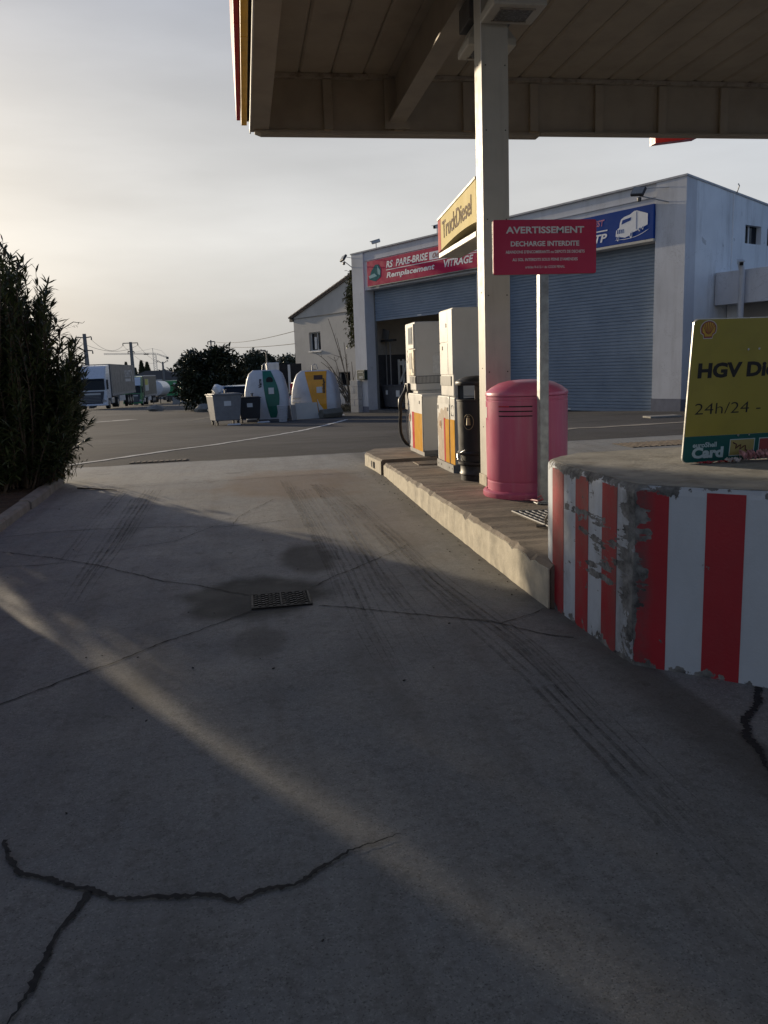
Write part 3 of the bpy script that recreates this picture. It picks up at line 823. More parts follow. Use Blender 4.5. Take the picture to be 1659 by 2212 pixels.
MB().tube([(2.46, 12.17, 1.0), (2.425, 12.16, .85), (2.42, 12.155, .65), (2.435, 12.15, .48), (2.47, 12.15, .40)], .010, 6).build('cable', mat('grey_cable', (.25, .26, .27), .5), p1, smooth=True)

# near pump
p2 = thing('fuel_pump', 'nearer white fuel pump with a peeled beige door beside the black litter bin', 'fuel pump', (2.75, 9.85, .30), group='fuel pumps on the island')
zb = .30
MB().box(2.487, 3.05, 9.50, 10.15, 1.222, 2.285).build('tower', M_pump, p2, bev=.02)
MB().box(2.472, 3.05, 9.43, 9.66, .40, 1.221).build('corner_post', M_pump, p2, bev=.01)
MB().box(2.50, 3.02, 9.661, 10.14, .40, 1.221).build('core', M_pump, p2)
rounded_cabinet(2.468, 3.02, 9.665, 10.29, .40, 1.225).build('cabinet', M_pump, p2, bev=.006)
def make_peel():
    m, nt, b = base_mat('peeled_door'); g = NT(nt); x, y, z = g.xyz()
    f = g.math('ADD', g.noise(5, 7, .6), g.math('ADD', g.rng(z, .98, 1.16, 0, -.5), g.rng(y, 10.2, 10.27, 0, -.3)))
    f = g.math('ADD', f, g.rng(y, 9.69, 9.76, -.3, 0))
    k = g.rng(f, .26, .28)
    tan_ = g.mix(g.rng(g.noise(8, 6, .7), .35, .7), (.26, .19, .125), (.42, .33, .225))
    g.l(g.mix(k, (.60, .59, .55), tan_), b.inputs['Base Color']); b.inputs['Roughness'].default_value = .65
    g.bump(b, k, .4, .002)
    return m
sheetx(MB(), 2.467, 9.675, 10.282, .40, 1.13, .004).build('peeled_door', make_peel(), p2)
MB().box(2.445, 3.03, 9.44, 10.28, zb, .399).build('plinth', M_plinth, p2)
mb = MB()
for yy in (9.5, 9.65, 10.05, 10.2): mb.disc((2.445, yy, .35), (-1, 0, 0), .012, .003, 8)
mb.build('bolts', M_pumpdark, p2)
sheetx(MB(), 2.4628, 9.675, 9.86, .402, .945, .003).build('yellow_panel', M_pumpyellow, p2)
sheetx(MB(), 2.471, 9.435, 9.655, .402, .95, .003).build('yellow_panel', M_pumpyellow, p2)
sheetx(MB(), 2.4623, 9.865, 9.935, .402, .955, .003).build('red_stripe', M_pumpred, p2)
shell_emblem(p2, (2.462, 10.12, .86), (0, -1, 0), (0, 0, 1), .11, XN)
lock(p2, 10.24, 1.08, 2.463); lock(p2, 9.735, 1.07, 2.463)
MB().box(2.481, 2.4865, 9.735, 10.14, 1.89, 2.27).build('upper_door', M_pump, p2, bev=.004)
MB().box(2.481, 2.4865, 9.745, 10.14, 1.495, 1.875).build('lower_door', M_pump, p2, bev=.004)
MB().box(2.481, 2.4865, 9.515, 9.73, 1.495, 2.27).build('side_door', M_pump, p2, bev=.004)
MB().box(2.476, 2.4865, 9.60, 10.13, 1.36, 1.475).build('louvre_band', M_pumpgrey, p2)
lock(p2, 9.80, 2.09, 2.4805); lock(p2, 10.0, 1.82, 2.4805)
MB().tube([(2.473, 9.52, 1.0), (2.455, 9.52, 1.0), (2.45, 9.52, 1.06), (2.455, 9.52, 1.12), (2.473, 9.52, 1.12)], .006, 6).build('handle', M_steel, p2, smooth=True)
MB().disc((2.60, 9.43, 1.42), (0, -1, 0), .012, .004, 8).build('plug', M_pumpdark, p2)

# ------------------------------------------------------------------ truck diesel sign box above the pumps
ts = thing('diesel_sign', 'sunlit pale yellow box sign reading TruckDiesel above the pumps', 'sign', (2.63, 9.3, 2.93))
top = lambda y: 3.50 + (3.375 - 3.50) * (y - 8.48) / (10.15 - 8.48)
bot = lambda y: 3.00 + .085 * math.sin(math.pi * min(1, max(0, (10.15 - y) / 2.6)))
n = 12; ysn = [8.48 + (10.02 - 8.48) * i / n for i in range(n + 1)]
M_signy = mat('faded_yellow_sign', (.80, .68, .36), .8, var=.05, vs_=2, spec=.08)
M_signr = mat('faded_red_sign', (.58, .17, .17), .8, var=.06, spec=.08)
prof = [(y, bot(y)) for y in ysn] + [(y, top(y)) for y in reversed(ysn)]
MB().prism(prof, 'x', 2.50, 2.76).build('yellow_panel', M_signy, ts)
ysr = [10.024 + (10.16 - 10.024) * i / 4 for i in range(5)]
MB().prism([(y, bot(y)) for y in ysr] + [(y, top(y)) for y in reversed(ysr)], 'x', 2.498, 2.76).build('red_end', M_signr, ts)
MB().prism([(8.48, top(8.48) + .003), (10.16, top(10.16) + .003), (10.16, top(10.16) + .028), (8.48, top(8.48) + .028)], 'x', 2.49, 2.77).build('top_cap', M_cream, ts)
MB().box(2.49, 2.77, 8.47, 10.10, 2.925, 2.985).build('support_rail', M_cream, ts, bev=.006)
MB().box(2.56, 2.70, 8.47, 9.9, 2.986, 3.02).build('bracket', M_pumpdark, ts)
mg = mat('sign_grey', (.24, .18, .13), .8, spec=.1)
text('TruckDiesel', (2.496, 9.93, 3.125), (0, -1, .045), (0, 0, 1), 1.28, .205, mg, ts, bold=.012)
text('Fuel', (2.496, 9.95, 3.30), (0, -1, .045), (0, 0, 1), .12, .035, mg, ts)

# ------------------------------------------------------------------ black litter bin
lb = thing('litter_bin', 'round black plastic litter bin with open sides between pump and column', 'litter bin', (2.585, 8.84, .30))
bx, by = 2.585, 8.84
MB().lathe([(.20, 0), (.20, .06), (.215, .07), (.215, .085), (.205, .10), (.205, .17), (.232, .19), (.232, .215), (.20, .225)], (bx, by, .30), 36).build('base', M_black, lb, smooth=True)
MB().lathe([(.20, .226), (.20, .29), (.235, .30), (.24, .32), (.222, .34), (.232, .90), (.24, .905), (.24, .92), (.215, .925), (.215, .90)], (bx, by, .30), 36).build('body', M_black, lb, smooth=True)
for a in (20, 140, 260):
    ca, sa = math.cos(R(a)), math.sin(R(a)); MB().cbox((bx + .205 * ca, by + .205 * sa, 1.30), (.025, .10, .17), Matrix.Rotation(R(a), 3, 'Z')).build('lid_post', M_black, lb)
MB().lathe([(.205, 0), (.245, .005), (.25, .02), (.245, .045), (.20, .075), (.12, .10), (.0005, .108)], (bx, by, 1.375), 36).build('lid', M_black, lb, smooth=True)
mb = MB(); em = MB()
fa = R(228)
def onbin(a, z, r=.2375): return Vector((bx + r * math.cos(a), by + r * math.sin(a), z))
ring = [onbin(fa + .26 * math.cos(k * math.pi / 12), .975 + .085 * math.sin(k * math.pi / 12)) for k in range(25)]
mb.tube(ring, .0035, 5)
mb.tube([onbin(fa, 1.02), onbin(fa, .94)], [.02, .026], 6)
mb.tube([onbin(fa, 1.028), onbin(fa, 1.045)], .014, 6)
mb.build('badge', mat('worn_gold', (.30, .26, .17), .5, metal=.4), lb)
MB().tube([onbin(R(165) + .9 * k / 10, .60 - .06 * math.sin(math.pi * min(1, k / 6)) + .10 * max(0, k / 10 - .4), .238) for k in range(11)], .005, 6).build('scrape', M_chrome, lb)

# ------------------------------------------------------------------ pink waste container
M_pink = mat('faded_red_plastic', (.62, .13, .225), .36, var=.07, vs_=1.6, dirt=.35, dcol=(.60, .34, .37), ds=2.2, streak=True)
pk = thing('waste_container', 'large round faded pink container with slots and a domed lid', 'container', (2.735, 7.63, .30))
px_, py_ = 2.735, 7.63
MB().lathe([(.43, 0), (.437, .012), (.437, .05), (.425, .062), (.40, .07), (.40, .02)], (px_, py_, .30), 64).build('foot_ring', M_pink, pk, smooth=True)
MB().lathe([(.392, .03), (.392, .15), (.388, .155), (.388, .163), (.392, .168), (.398, .185), (.400, .60), (.400, .94), (.396, .945), (.396, .955), (.400, .96), (.400, .985), (.39, .99)], (px_, py_, .30), 64).build('drum', M_pink, pk, smooth=True)
MB().lathe([(.39, .991), (.404, .993), (.404, 1.015), (.398, 1.03), (.34, 1.075), (.27, 1.11), (.18, 1.132), (.08, 1.14), (.0005, 1.141)], (px_, py_, .30), 64).build('lid', M_pink, pk, smooth=True)
va = math.atan2(-py_, -px_)
def onpk(a, z, r): return (px_ + r * math.cos(va + a), py_ + r * math.sin(va + a), z)
def arcstrip(a0, a1, z0, z1, r0, r1, n=14):
    mb = MB(); rings = []
    for i in range(n + 1):
        a = a0 + (a1 - a0) * i / n
        rings.append([onpk(a, z0, r0), onpk(a, z1, r0), onpk(a, z1, r1), onpk(a, z0, r1)])
    return mb.loft(rings)
for k, z in enumerate((1.190, 1.145, 1.100)):
    arcstrip(R(-41), R(8), z, z + .011, .3995, .4015).build('slot', M_dark, pk)
    arcstrip(R(-41), R(8), z + .012, z + .020, .3995, .405).build('slot_lip', M_pink, pk)
arcstrip(R(-41), R(-24), 1.1915, 1.2005, .4017, .4030).build('red_lit_piece', mat('red_lit_piece', (.60, .02, .03), .4), pk)  # lit piece of the top slot, put in as a brighter red strip
arcstrip(R(-82), R(-74), 1.08, 1.185, .4005, .4015, 4).build('sticker', mat('sticker', (.55, .53, .50), .6), pk)

# ------------------------------------------------------------------ warning sign
M_signred = mat('sign_red', (.50, .020, .078), .5, var=.05, vs_=3, dirt=.10, ds=4)
ws = thing('warning_sign', 'red AVERTISSEMENT warning sign on a square steel post', 'sign', (2.69, 7.06, .30))
MB().box(2.647, 2.733, 7.02, 7.10, .30, 2.80).build('post', M_steel, ws, bev=.006)
MB().box(2.60, 2.79, 6.97, 7.15, .302, .314).build('base_plate', M_steel, ws, bev=.003)
mb = MB()
for x, y in ((2.62, 6.99), (2.77, 6.99), (2.62, 7.13), (2.77, 7.13)): mb.disc((x, y, .314), (0, 0, 1), .011, .012, 6)
mb.build('anchor_bolts', M_steel, ws)
W0, W1, ZT, ZB = 2.214, 3.168, 2.832, 2.371
def rrect(x0, x1, z0, z1, r, n=5):
    pts = []
    for cx, cz, a in ((x1 - r, z0 + r, -90), (x1 - r, z1 - r, 0), (x0 + r, z1 - r, 90), (x0 + r, z0 + r, 180)):
        for i in range(n + 1):
            t_ = R(a + 90 * i / n); pts.append((cx + r * math.cos(t_), cz + r * math.sin(t_)))
    return pts
MB().prism(rrect(W0, W1, ZB, ZT, .018), 'y', 6.995, 7.012).build('panel', M_signred, ws, bev=.002)
MB().prism(rrect(W0 - .003, W1 + .003, ZB - .003, ZT + .003, .02), 'y', 7.0125, 7.0165).build('back_sheet', M_steel, ws)
def wline(s, u0, u1, v0, v1, bold=.02):
    w, h = W1 - W0, ZT - ZB
    text(s, (W0 + u0 * w, 6.9935, ZT - v1 * h), (1, 0, 0), (0, 0, 1), (u1 - u0) * w, (v1 - v0) * h, M_wt, ws, bold=bold)
wline('AVERTISSEMENT', .12, .877, .124, .25, .03)
wline('DECHARGE INTERDITE', .165, .83, .39, .485, .03)
wline("ABANDONS D'ENCOMBRANTS ou DEPOTS DE DECHETS", .116, .883, .558, .615)
wline("AU SOL INTERDITS SOUS PEINE D'AMENDES", .18, .815, .70, .756)
wline('articles R-612-1 du CODE PENAL', .305, .69, .842, .89, .01)
mb = MB().tube([(2.56, 7.2, .315), (2.60, 7.10, .325), (2.62, 7.01, .33), (2.66, 6.985, .345), (2.645, 6.99, .38), (2.61, 7.0, .36)], [.006, .01, .008, .012, .008, .005], 6)
mb.build('barrier_tape_scrap', mat('tape_red', (.42, .08, .10), .4, var=.3, vs_=40), None, label='scrap of red and white tape tied round the warning post foot', cat='tape')

# ------------------------------------------------------------------ yellow and green price board leaning on the block
hb = thing('fuel_board', 'yellow and green HGV Diesel board standing on the striped block', 'sign board', (3.0, 4.38, .972))
B0 = Vector((2.540, 4.38, .974)); UPV = Vector((0, -.09, .836)); RTV = Vector((1, 0, 0)); HL = UPV.length; UPN = UPV.normalized()
OUT = RTV.cross(UPN).normalized()
if OUT.y > 0: OUT = -OUT
def HP(x, v, k=0): return B0 + RTV * x + UPN * v + OUT * k           # x from the left edge, v up from the bottom
BW = .95
def hpoly(pts, k0, k1): return MB().slab([HP(x, v, k0) for x, v in pts], OUT * (k1 - k0))
M_by = mat('board_yellow', (.42, .345, .06), .38, var=.05, vs_=2, dirt=.15, ds=5)
M_bg = mat('board_green', (.008, .11, .10), .38, var=.06)
M_edge = mat('bright_edge', (.7, .7, .66), .3, metal=.6)
GB = HL - .683 * HL / .843
full = rrect(0, BW, 0, HL, .03)
hpoly(full, -.014, -.002).build('core', M_edge, hb)
up_part = [(x, v) for x, v in rrect(.004, BW - .004, .004, HL - .004, .03) if v > GB] 
lo_part = [(x, v) for x, v in rrect(.004, BW - .004, .004, HL - .004, .03) if v < GB]
# close the two halves along the colour boundary
rr = rrect(.004, BW - .004, .004, HL - .004, .03)
upper = [(BW - .004, GB + .001)] + [p for p in rr if p[1] > GB] + [(.004, GB + .001)]
lower = [p for p in rr if p[1] < GB and p[0] > .5] + [(BW - .004, GB), (.004, GB)] + [p for p in rr if p[1] < GB and p[0] < .5]
hpoly(upper, -.0019, 0).build('yellow_face', M_by, hb)
hpoly(lower, -.0019, 0).build('green_face', M_bg, hb)
Z = 1 / 1693.0
def V_(y): return HL - (y - 688) * Z
shell_emblem(hb, HP(.044 + .048, V_(790)), RTV, UPN, .094, OUT, dull=True)
def htext(s, x0, w, yb, h, m, bold=0): text(s, HP(x0, V_(yb), .0012), RTV, UPN, w, h, m, hb, bold=bold)
htext('HGV Diesel', .050, .64, 1262, .089, M_bt, .045)
htext('24h/24 - 7j/7', .052, .66, 1655, .086, M_bt, -.008)
M_pale = mat('board_pale', (.50, .62, .64), .45, var=.05)
htext('euroShell', .060, .155, 1957, .031, M_pale, .03)
htext('Card', .058, .205, 2070, .068, M_pale, .05)
for k, xx in enumerate((.300, .492, .684)):
    a = [(xx, V_(2062)), (xx + .165, V_(2062)), (xx + .165, V_(1888)), (xx, V_(1888))]
    card = hpoly(a, .0005, .0015).build('card_picture', M_pale, hb)
    b_ = [(x + (.005 if i in (0, 3) else -.005), v + (.005 if i < 2 else -.005)) for i, (x, v) in enumerate(a)]
    hpoly(b_, .0016, .0024).build('card_face', mat('card_yellow', (.42, .34, .12), .45) if k == 0 else mat('card_red', (.35, .05, .05), .45), card)
    if k == 0:
        sq = [(.02, .082), (.045, .070), (.040, .045), (.062, .062), (.072, .070), (.070, .040), (.092, .056), (.104, .062), (.106, .035), (.125, .024), (.148, .026)]
        MB().tube([HP(xx + x, V_(2062) + y, .0025) for x, y in sq], .0042, 5).build('squiggle', mat('card_brown', (.09, .02, .02), .5), card)
mb = MB()
for zx, zy in ((833, 993), (953, 990), (772, 1850), (892, 1847)):
    p = HP((zx - 250 + (zy - 688) * .061) * Z, V_(zy)); mb.disc(p, OUT, .0065, .004, 8)
mb.build('screws', M_chrome, hb)
MB().box(2.90, 2.96, 4.40, 4.46, .971, 1.70).build('back_prop', M_steel, hb)
# torn plastic and bits under the board
r_ = random.Random(5)
def scrap(name, lab, c, m, n=26, sx=.28, sy=.09, h=.02, slope=0):
    mb = MB(); mb.v = []; W2, H2 = n, 5; idx = {}
    for j in range(H2):
        for i in range(W2):
            x = c[0] - sx / 2 + sx * i / (W2 - 1); y = c[1] - sy / 2 + sy * j / (H2 - 1)
            idx[i, j] = len(mb.v); mb.v.append((x + r_.uniform(-.006, .006), y + r_.uniform(-.008, .008), c[2] + .004 + h * r_.random()))
    for j in range(H2 - 1):
        for i in range(W2 - 1):
            if r_.random() < .88: mb.f.append((idx[i, j], idx[i + 1, j], idx[i + 1, j + 1], idx[i, j + 1]))
    return mb.build(name, m, None, label=lab, cat='litter', origin=c)
scrap('plastic_scrap', 'crumpled red plastic strip under the fuel board', (2.72, 4.33, .971), mat('red_plastic', (.45, .03, .04), .3, var=.3, vs_=30), 26, .26, .04, .012)
scrap('plastic_scrap', 'torn white plastic scrap under the fuel board', (2.83, 4.30, .972), mat('white_plastic', (.60, .55, .55), .25, var=.3, vs_=30), 12, .09, .06, .03)
scrap('plastic_scrap', 'knot of red and white tape at the foot of the fuel board', (2.97, 4.31, .972), mat('mixed_tape', (.50, .25, .26), .3, var=.7, vs_=45), 20, .17, .07, .07)

# ------------------------------------------------------------------ oleander bush
M_leaf = None
def make_leaf(name, dark, light, trans=.25):
    m, nt, b = base_mat(name); g = NT(nt)
    c = g.mix(g.rng(g.noise(1.6, 4), .3, .7), dark, light)
    c = g.mix(g.rng(g.noise(30, 2), .55, .75, 0, .5), c, tuple(v * 1.7 for v in light))
    g.l(c, b.inputs['Base Color']); b.inputs['Roughness'].default_value = .48
    b.inputs['Transmission Weight'].default_value = 0
    return m
M_ole = make_leaf('oleander_leaf', (.020, .034, .012), (.058, .082, .028))
M_bark = mat('bark', (.075, .06, .045), .9, var=.3, bump=.5, bs=40, bd=.01)
def leaf_geo(mb, p, d, L, w, roll=0.0):
    d = d.normalized(); s = d.cross(Vector((0, 0, 1)))
    if s.length < .05: s = Vector((1, 0, 0))
    s.normalize(); nrm = s.cross(d); s = (s * math.cos(roll) + nrm * math.sin(roll)); nrm = s.cross(d)
    a, m1, m2, e = p, p + d * L * .35 - nrm * L * .03, p + d * L * .7 - nrm * L * .05, p + d * L - nrm * L * .12
    k = nrm * w * .35
    mb.add([a, m1 + s * w + k, m1, m1 - s * w + k, m2 + s * w * .7 + k, m2, m2 - s * w * .7 + k, e],
           [(0, 2, 1), (0, 3, 2), (1, 2, 5, 4), (2, 3, 6, 5), (4, 5, 7), (5, 6, 7)])
xr_pts = [(0, -2.60), (.4, -2.38), (.9, -2.22), (1.5, -2.16), (2.3, -2.34), (2.7, -2.58), (3.4, -3.0), (4, -3.6)]
def interp(t, pts):
    for (a, b), (c, d) in zip(pts, pts[1:]):
        if t <= c: return b + (d - b) * (t - a) / (c - a)
    return pts[-1][1]
bush = thing('oleander_bush', 'tall dark oleander bush growing in the kerbed bed', 'bush', (-3.3, 11.6, gz(11.6) + .1))
r_ = random.Random(21); stems, leaves, singles = MB(), MB(), []
def ole_stem(base, tip, bend, nl, lscale=1.0):
    pts = []
    for i in range(9):
        t_ = i / 8; p = base.lerp(tip, t_); p += bend * math.sin(math.pi * t_) * .5; pts.append(p)
    stems.tube(pts, [.016 * (1 - .8 * i / 8) for i in range(9)], 5)
    for _ in range(nl):
        t_ = 1 - (r_.random() ** 1.25) * .8
        i = min(7, int(t_ * 8)); f = t_ * 8 - i; p = pts[i].lerp(pts[i + 1], f); ax = (pts[i + 1] - pts[i]).normalized()
        a = r_.uniform(0, 6.283); side = Vector((math.cos(a), math.sin(a), r_.uniform(-.2, .3)))
        d = (ax * r_.uniform(.35, 1.3) + side * r_.uniform(.5, 1.0)).normalized()
        if r_.random() < .18: d.z -= .8
        L = r_.uniform(.11, .19) * lscale
        leaf_geo(leaves, p, d, L, L * .10, r_.uniform(-.6, .6))
    for k in range(7):
        a = 6.283 * k / 7 + r_.random(); d = (pts[-1] - pts[-2]).normalized() * 1.2 + Vector((math.cos(a), math.sin(a), 0)) * r_.uniform(.3, .6)
        singles.append((pts[-1], d.normalized(), r_.uniform(.11, .18), r_.uniform(-.4, .4)))
for i in range(760):
    z = .35 + 2.98 * r_.random() ** .8
    xr = interp(z, xr_pts)
    x = xr - abs(r_.gauss(0, .75)) - (0 if r_.random() < .5 else r_.uniform(0, 2.2))
    if x < -5.35: continue
    y = r_.uniform(10.4, 12.6) if x < -2.7 else r_.uniform(11.0, 12.3)
    if z > 2.9 and r_.random() < .3: continue
    if x > xr - .4 and z > 1.5 and r_.random() < .25: continue
    base = Vector((max(-5.0, min(-2.85, x * .5 - 1.65)) + r_.uniform(-.3, .2), 11.6 + (y - 11.6) * .45, .22))
    tip = Vector((x, y, z + .12))
    ole_stem(base, tip, Vector((r_.uniform(-.1, .25), r_.uniform(-.2, .2), .1)), 34 + int(34 * (z / 3)))
for i in range(110):                     # low shoots that close the foot of the bush
    z = r_.uniform(.2, 1.1); x = r_.uniform(-4.2, interp(z, xr_pts) - .1); y = r_.uniform(10.8, 12.3)
    base = Vector((min(x - .15, -2.85), y + r_.uniform(-.1, .2), .2)); ole_stem(base, Vector((x, y - .1, z + .2)), Vector((0, 0, .05)), 30)
# one straggling twig with seed pods on the right
tw = [Vector((-2.5, 11.45, 2.1)), Vector((-2.34, 11.45, 2.28)), Vector((-2.2, 11.45, 2.36)), Vector((-2.08, 11.45, 2.34))]
stems.tube(tw, [.008, .006, .005, .003], 5)
for k in range(16):
    p = tw[1].lerp(tw[3], r_.random()); d = Vector((r_.uniform(.1, 1), r_.uniform(-.5, .5), r_.uniform(-.4, .9))); leaf_geo(leaves, p, d, r_.uniform(.03, .07), .006)
stems.build('stems', M_bark, bush)
leaves.build('foliage', M_ole, bush, kind='stuff')
# the leaves at the shoot tips, one by one
LM = MB(); leaf_geo(LM, Vector((0, 0, 0)), Vector((0, 1, 0)), 1.0, .085); lm = LM.mesh('leaf'); lm.materials.append(M_ole)
inv = wm(bush).inverted(); singles.sort(key=lambda s: -s[0].x)
for p, d, L, roll in singles[:290]:
    o = bpy.data.objects.new('leaf', lm); COL.objects.link(o); o.parent = bush
    q = d.to_track_quat('Y', 'Z'); o.matrix_local = inv @ Matrix.Translation(p) @ q.to_matrix().to_4x4() @ Matrix.Rotation(roll, 4, 'Y') @ Matrix.Scale(L, 4)
# low weeds at the bed edge
wd = MB()
for i in range(240):
    x, y = r_.uniform(-3.0, -2.45), r_.uniform(11.2, 12.7); h = r_.uniform(.03, .45) * (1 if y > 11.8 else .5)
    d = Vector((r_.uniform(-.5, .7), r_.uniform(-.6, .6), r_.uniform(.2, 1))); leaf_geo(wd, Vector((x, y, gz(y) + .09 + h)), d, r_.uniform(.04, .10), .012)
for i in range(26):
    x, y = r_.uniform(-2.9, -2.55), r_.uniform(11.4, 12.6); wd.tube([(x, y, gz(y) + .05), (x + r_.uniform(-.05, .15), y, gz(y) + r_.uniform(.2, .5))], .003, 4)
wd.build('weeds', make_leaf('weed_leaf', (.05, .055, .018), (.10, .09, .03)), None, label='low yellowish weeds at the foot of the oleander bush', cat='weeds', kind='stuff')

# ------------------------------------------------------------------ unseen building added behind the camera to block sky light
sh = thing('added_sky_blocker', 'long rendered block with a glazed front, added unseen to block sky light', 'building', (0, -17, 0))
M_render = mat('grey_render', (.30, .29, .28), .85, var=.1, dirt=.4, ds=2)
MB().box(-12, 14, -21, -15.2, 0, 4.2).build('wall', M_render, sh)
MB().box(-12.3, 14.3, -21.3, -14.8, 4.202, 4.5).build('roof_slab', M_render, sh)
for k in range(6):
    w_ = MB().box(-9 + 3.4 * k, -6.4 + 3.4 * k, -15.198, -15.15, .5, 2.9).build('window', M_glass, sh)
    MB().box(-9.06 + 3.4 * k, -6.34 + 3.4 * k, -15.148, -15.12, 2.9, 3.0).build('frame', M_pumpgrey, w_)

# ------------------------------------------------------------------ unseen block added left of the lane to cast shadow across the slabs
kx0, kx1, ky0, ky1 = -6.4, -3.27, 2.0, 8.3
kk = thing('added_shadow_caster', 'low rendered block with a flat slab roof, added unseen to cast shadow', 'shadow caster', (-4.8, 5.5, .1))
MB().box(kx0, kx1, ky0, ky1, 0, 2.55).build('wall', M_render, kk)
MB().box(kx0 - .12, kx1 + .1, ky0 - .12, ky1 + .1, 2.552, 2.70).build('roof_slab', M_render, kk)
d_ = MB().box(kx1 + .002, kx1 + .04, 4.2, 5.2, .15, 2.2).build('door', mat('caster_green', (.05, .10, .07), .5), kk)
MB().box(kx1 + .042, kx1 + .08, 5.05, 5.1, 1.1, 1.25).build('handle', M_steel, d_)
# ------------------------------------------------------------------ garage (local frame: a = to the right along the front, w = inward, z up)
GA, GW, GO = Vector((.45710, -.88942, 0)), Vector((.88942, .45710, 0)), Vector((12.887, 24.158, 0))
GX = Matrix(((GA.x, GW.x, 0, GO.x), (GA.y, GW.y, 0, GO.y), (0, 0, 1, 0), (0, 0, 0, 1)))
def gpt(a, w, z): return GX @ Vector((a, w, z))
def G_(): return MB(GX)
def make_wall(name, col, stain=.5):
    m, nt, b = base_mat(name); g = NT(nt); x, y, z = g.xyz()
    c = g.mix(g.rng(g.noise(.7, 6, .6), .3, .7), tuple(v * .86 for v in col), tuple(v * 1.05 for v in col))
    c = g.mix(g.rng(g.noise(1.4, 9, .7, stretch=(1.6, 1.6, .22)), .50, .78, 0, stain), c, (.26, .255, .25))
    c = g.mix(g.rng(g.noise(2.1, 9, .62), .665, .70, 0, .8 * stain), c, (.23, .225, .215))
    crk = g.rng(g.math('ABSOLUTE', g.math('SUBTRACT', g.noise(.8, 6, .65, dist=.5), .5)), 0, .004, .45, 0)
    c = g.mix(g.math('MULTIPLY', crk, g.rng(g.noise(.35, 2), .5, .56)), c, (.2, .195, .19))
    g.l(c, b.inputs['Base Color']); b.inputs['Roughness'].default_value = .85
    g.bump(b, g.noise(18, 6), .25, .01)
    return m
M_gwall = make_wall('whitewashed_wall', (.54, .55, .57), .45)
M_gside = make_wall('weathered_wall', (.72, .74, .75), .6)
M_blockwork = mat('blockwork', (.40, .39, .37), .9, var=.12, bump=.5, bs=14, bd=.02, dirt=.4)
M_plinthg = mat('grey_plinth', (.155, .165, .20), .8, var=.15, dirt=.3)
gar = thing('garage', 'large white repair garage with two blue roller doors', 'building', gpt(-7.5, 0, -.3))
ZR = 6.97
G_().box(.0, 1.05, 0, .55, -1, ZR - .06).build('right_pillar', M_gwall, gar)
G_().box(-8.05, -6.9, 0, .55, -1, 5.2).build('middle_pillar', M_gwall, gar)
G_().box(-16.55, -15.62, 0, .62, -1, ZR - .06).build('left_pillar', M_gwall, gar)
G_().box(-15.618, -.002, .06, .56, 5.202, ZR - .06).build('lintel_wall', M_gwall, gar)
G_().box(-15.618, -.002, .02, .058, 6.50, 6.53).build('lintel_ledge', M_gwall, gar)
# side wall with a roof line that falls to the rear, window openings cut out as panels
def side_panel(w0, w1, z0, z1=None):
    top = lambda w: ZR - .06 - .098 * w
    a0, a1 = .80, 1.049
    b = G_()
    z1a, z1b = (z1, z1) if z1 is not None else (top(w0), top(w1))
    b.add([(a0, w0, z0), (a1, w0, z0), (a1, w1, z0), (a0, w1, z0), (a0, w0, z1a), (a1, w0, z1a), (a1, w1, z1b), (a0, w1, z1b)],
          [(0, 3, 2, 1), (4, 5, 6, 7), (0, 1, 5, 4), (1, 2, 6, 5), (2, 3, 7, 6), (3, 0, 4, 7)])
    return b
sw = side_panel(.552, 3.36, -1)
for q in (side_panel(3.36, 9, -1, 5.18), side_panel(3.36, 9, 5.76), side_panel(4.35, 4.75, 5.18, 5.76), side_panel(6.6, 9, 5.18, 5.76)):
    sw.add(q.v, q.f)
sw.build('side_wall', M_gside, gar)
for a, b in ((3.36, 4.35), (4.75, 6.6)):
    wdw = G_().box(.86, .88, a, b, 5.18, 5.76).build('window', M_glass, gar)
    G_().box(.885, .92, a + .0, a + .05, 5.18, 5.76).box(.885, .92, a + .42, a + .47, 5.18, 5.76).build('window_bar', M_white, wdw)
G_().box(-16.55, -16.3, .622, 9, -1, ZR - .9).build('left_side_wall', M_gwall, gar)
G_().add([(-16.6, -.03, ZR - .058), (1.08, -.03, ZR - .058), (1.08, 9, ZR - .94), (-16.6, 9, ZR - .94), (-16.6, -.03, ZR), (1.08, -.03, ZR), (1.08, 9, ZR - .88), (-16.6, 9, ZR - .88)],
         [(0, 3, 2, 1), (4, 5, 6, 7), (0, 1, 5, 4), (1, 2, 6, 5), (2, 3, 7, 6), (3, 0, 4, 7)]).build('roof', mat('roof_edge', (.40, .40, .40), .8, var=.15), gar)
for a0, a1 in ((-15.66, -15.5), (-8.1, -6.85), (-.04, 1.09)):
    pass
G_().box(-16.57, -15.60, -.012, -.002, -1, -.17).build('plinth', M_plinthg, gar)
G_().box(-.02, 1.062, -.012, -.002, -1, .32).build('plinth', M_plinthg, gar)
G_().box(1.051, 1.062, -.012, 1.6, -1, .30).build('plinth', M_plinthg, gar)
# interior
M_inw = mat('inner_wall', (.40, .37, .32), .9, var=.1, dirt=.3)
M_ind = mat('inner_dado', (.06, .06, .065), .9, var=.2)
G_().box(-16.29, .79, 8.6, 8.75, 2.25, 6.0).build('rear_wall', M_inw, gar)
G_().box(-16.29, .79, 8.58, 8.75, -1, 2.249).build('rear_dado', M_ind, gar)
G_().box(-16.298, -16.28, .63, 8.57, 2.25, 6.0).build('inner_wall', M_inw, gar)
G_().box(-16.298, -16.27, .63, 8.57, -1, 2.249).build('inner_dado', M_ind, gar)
G_().box(-8.0, -7.8, .56, 8.57, -1, 6.0).build('party_wall', M_inw, gar)
G_().box(-16.27, -8.0, .02, 8.57, -.8, -.34).build('shop_floor', mat('shop_floor', (.11, .105, .10), .7), gar)
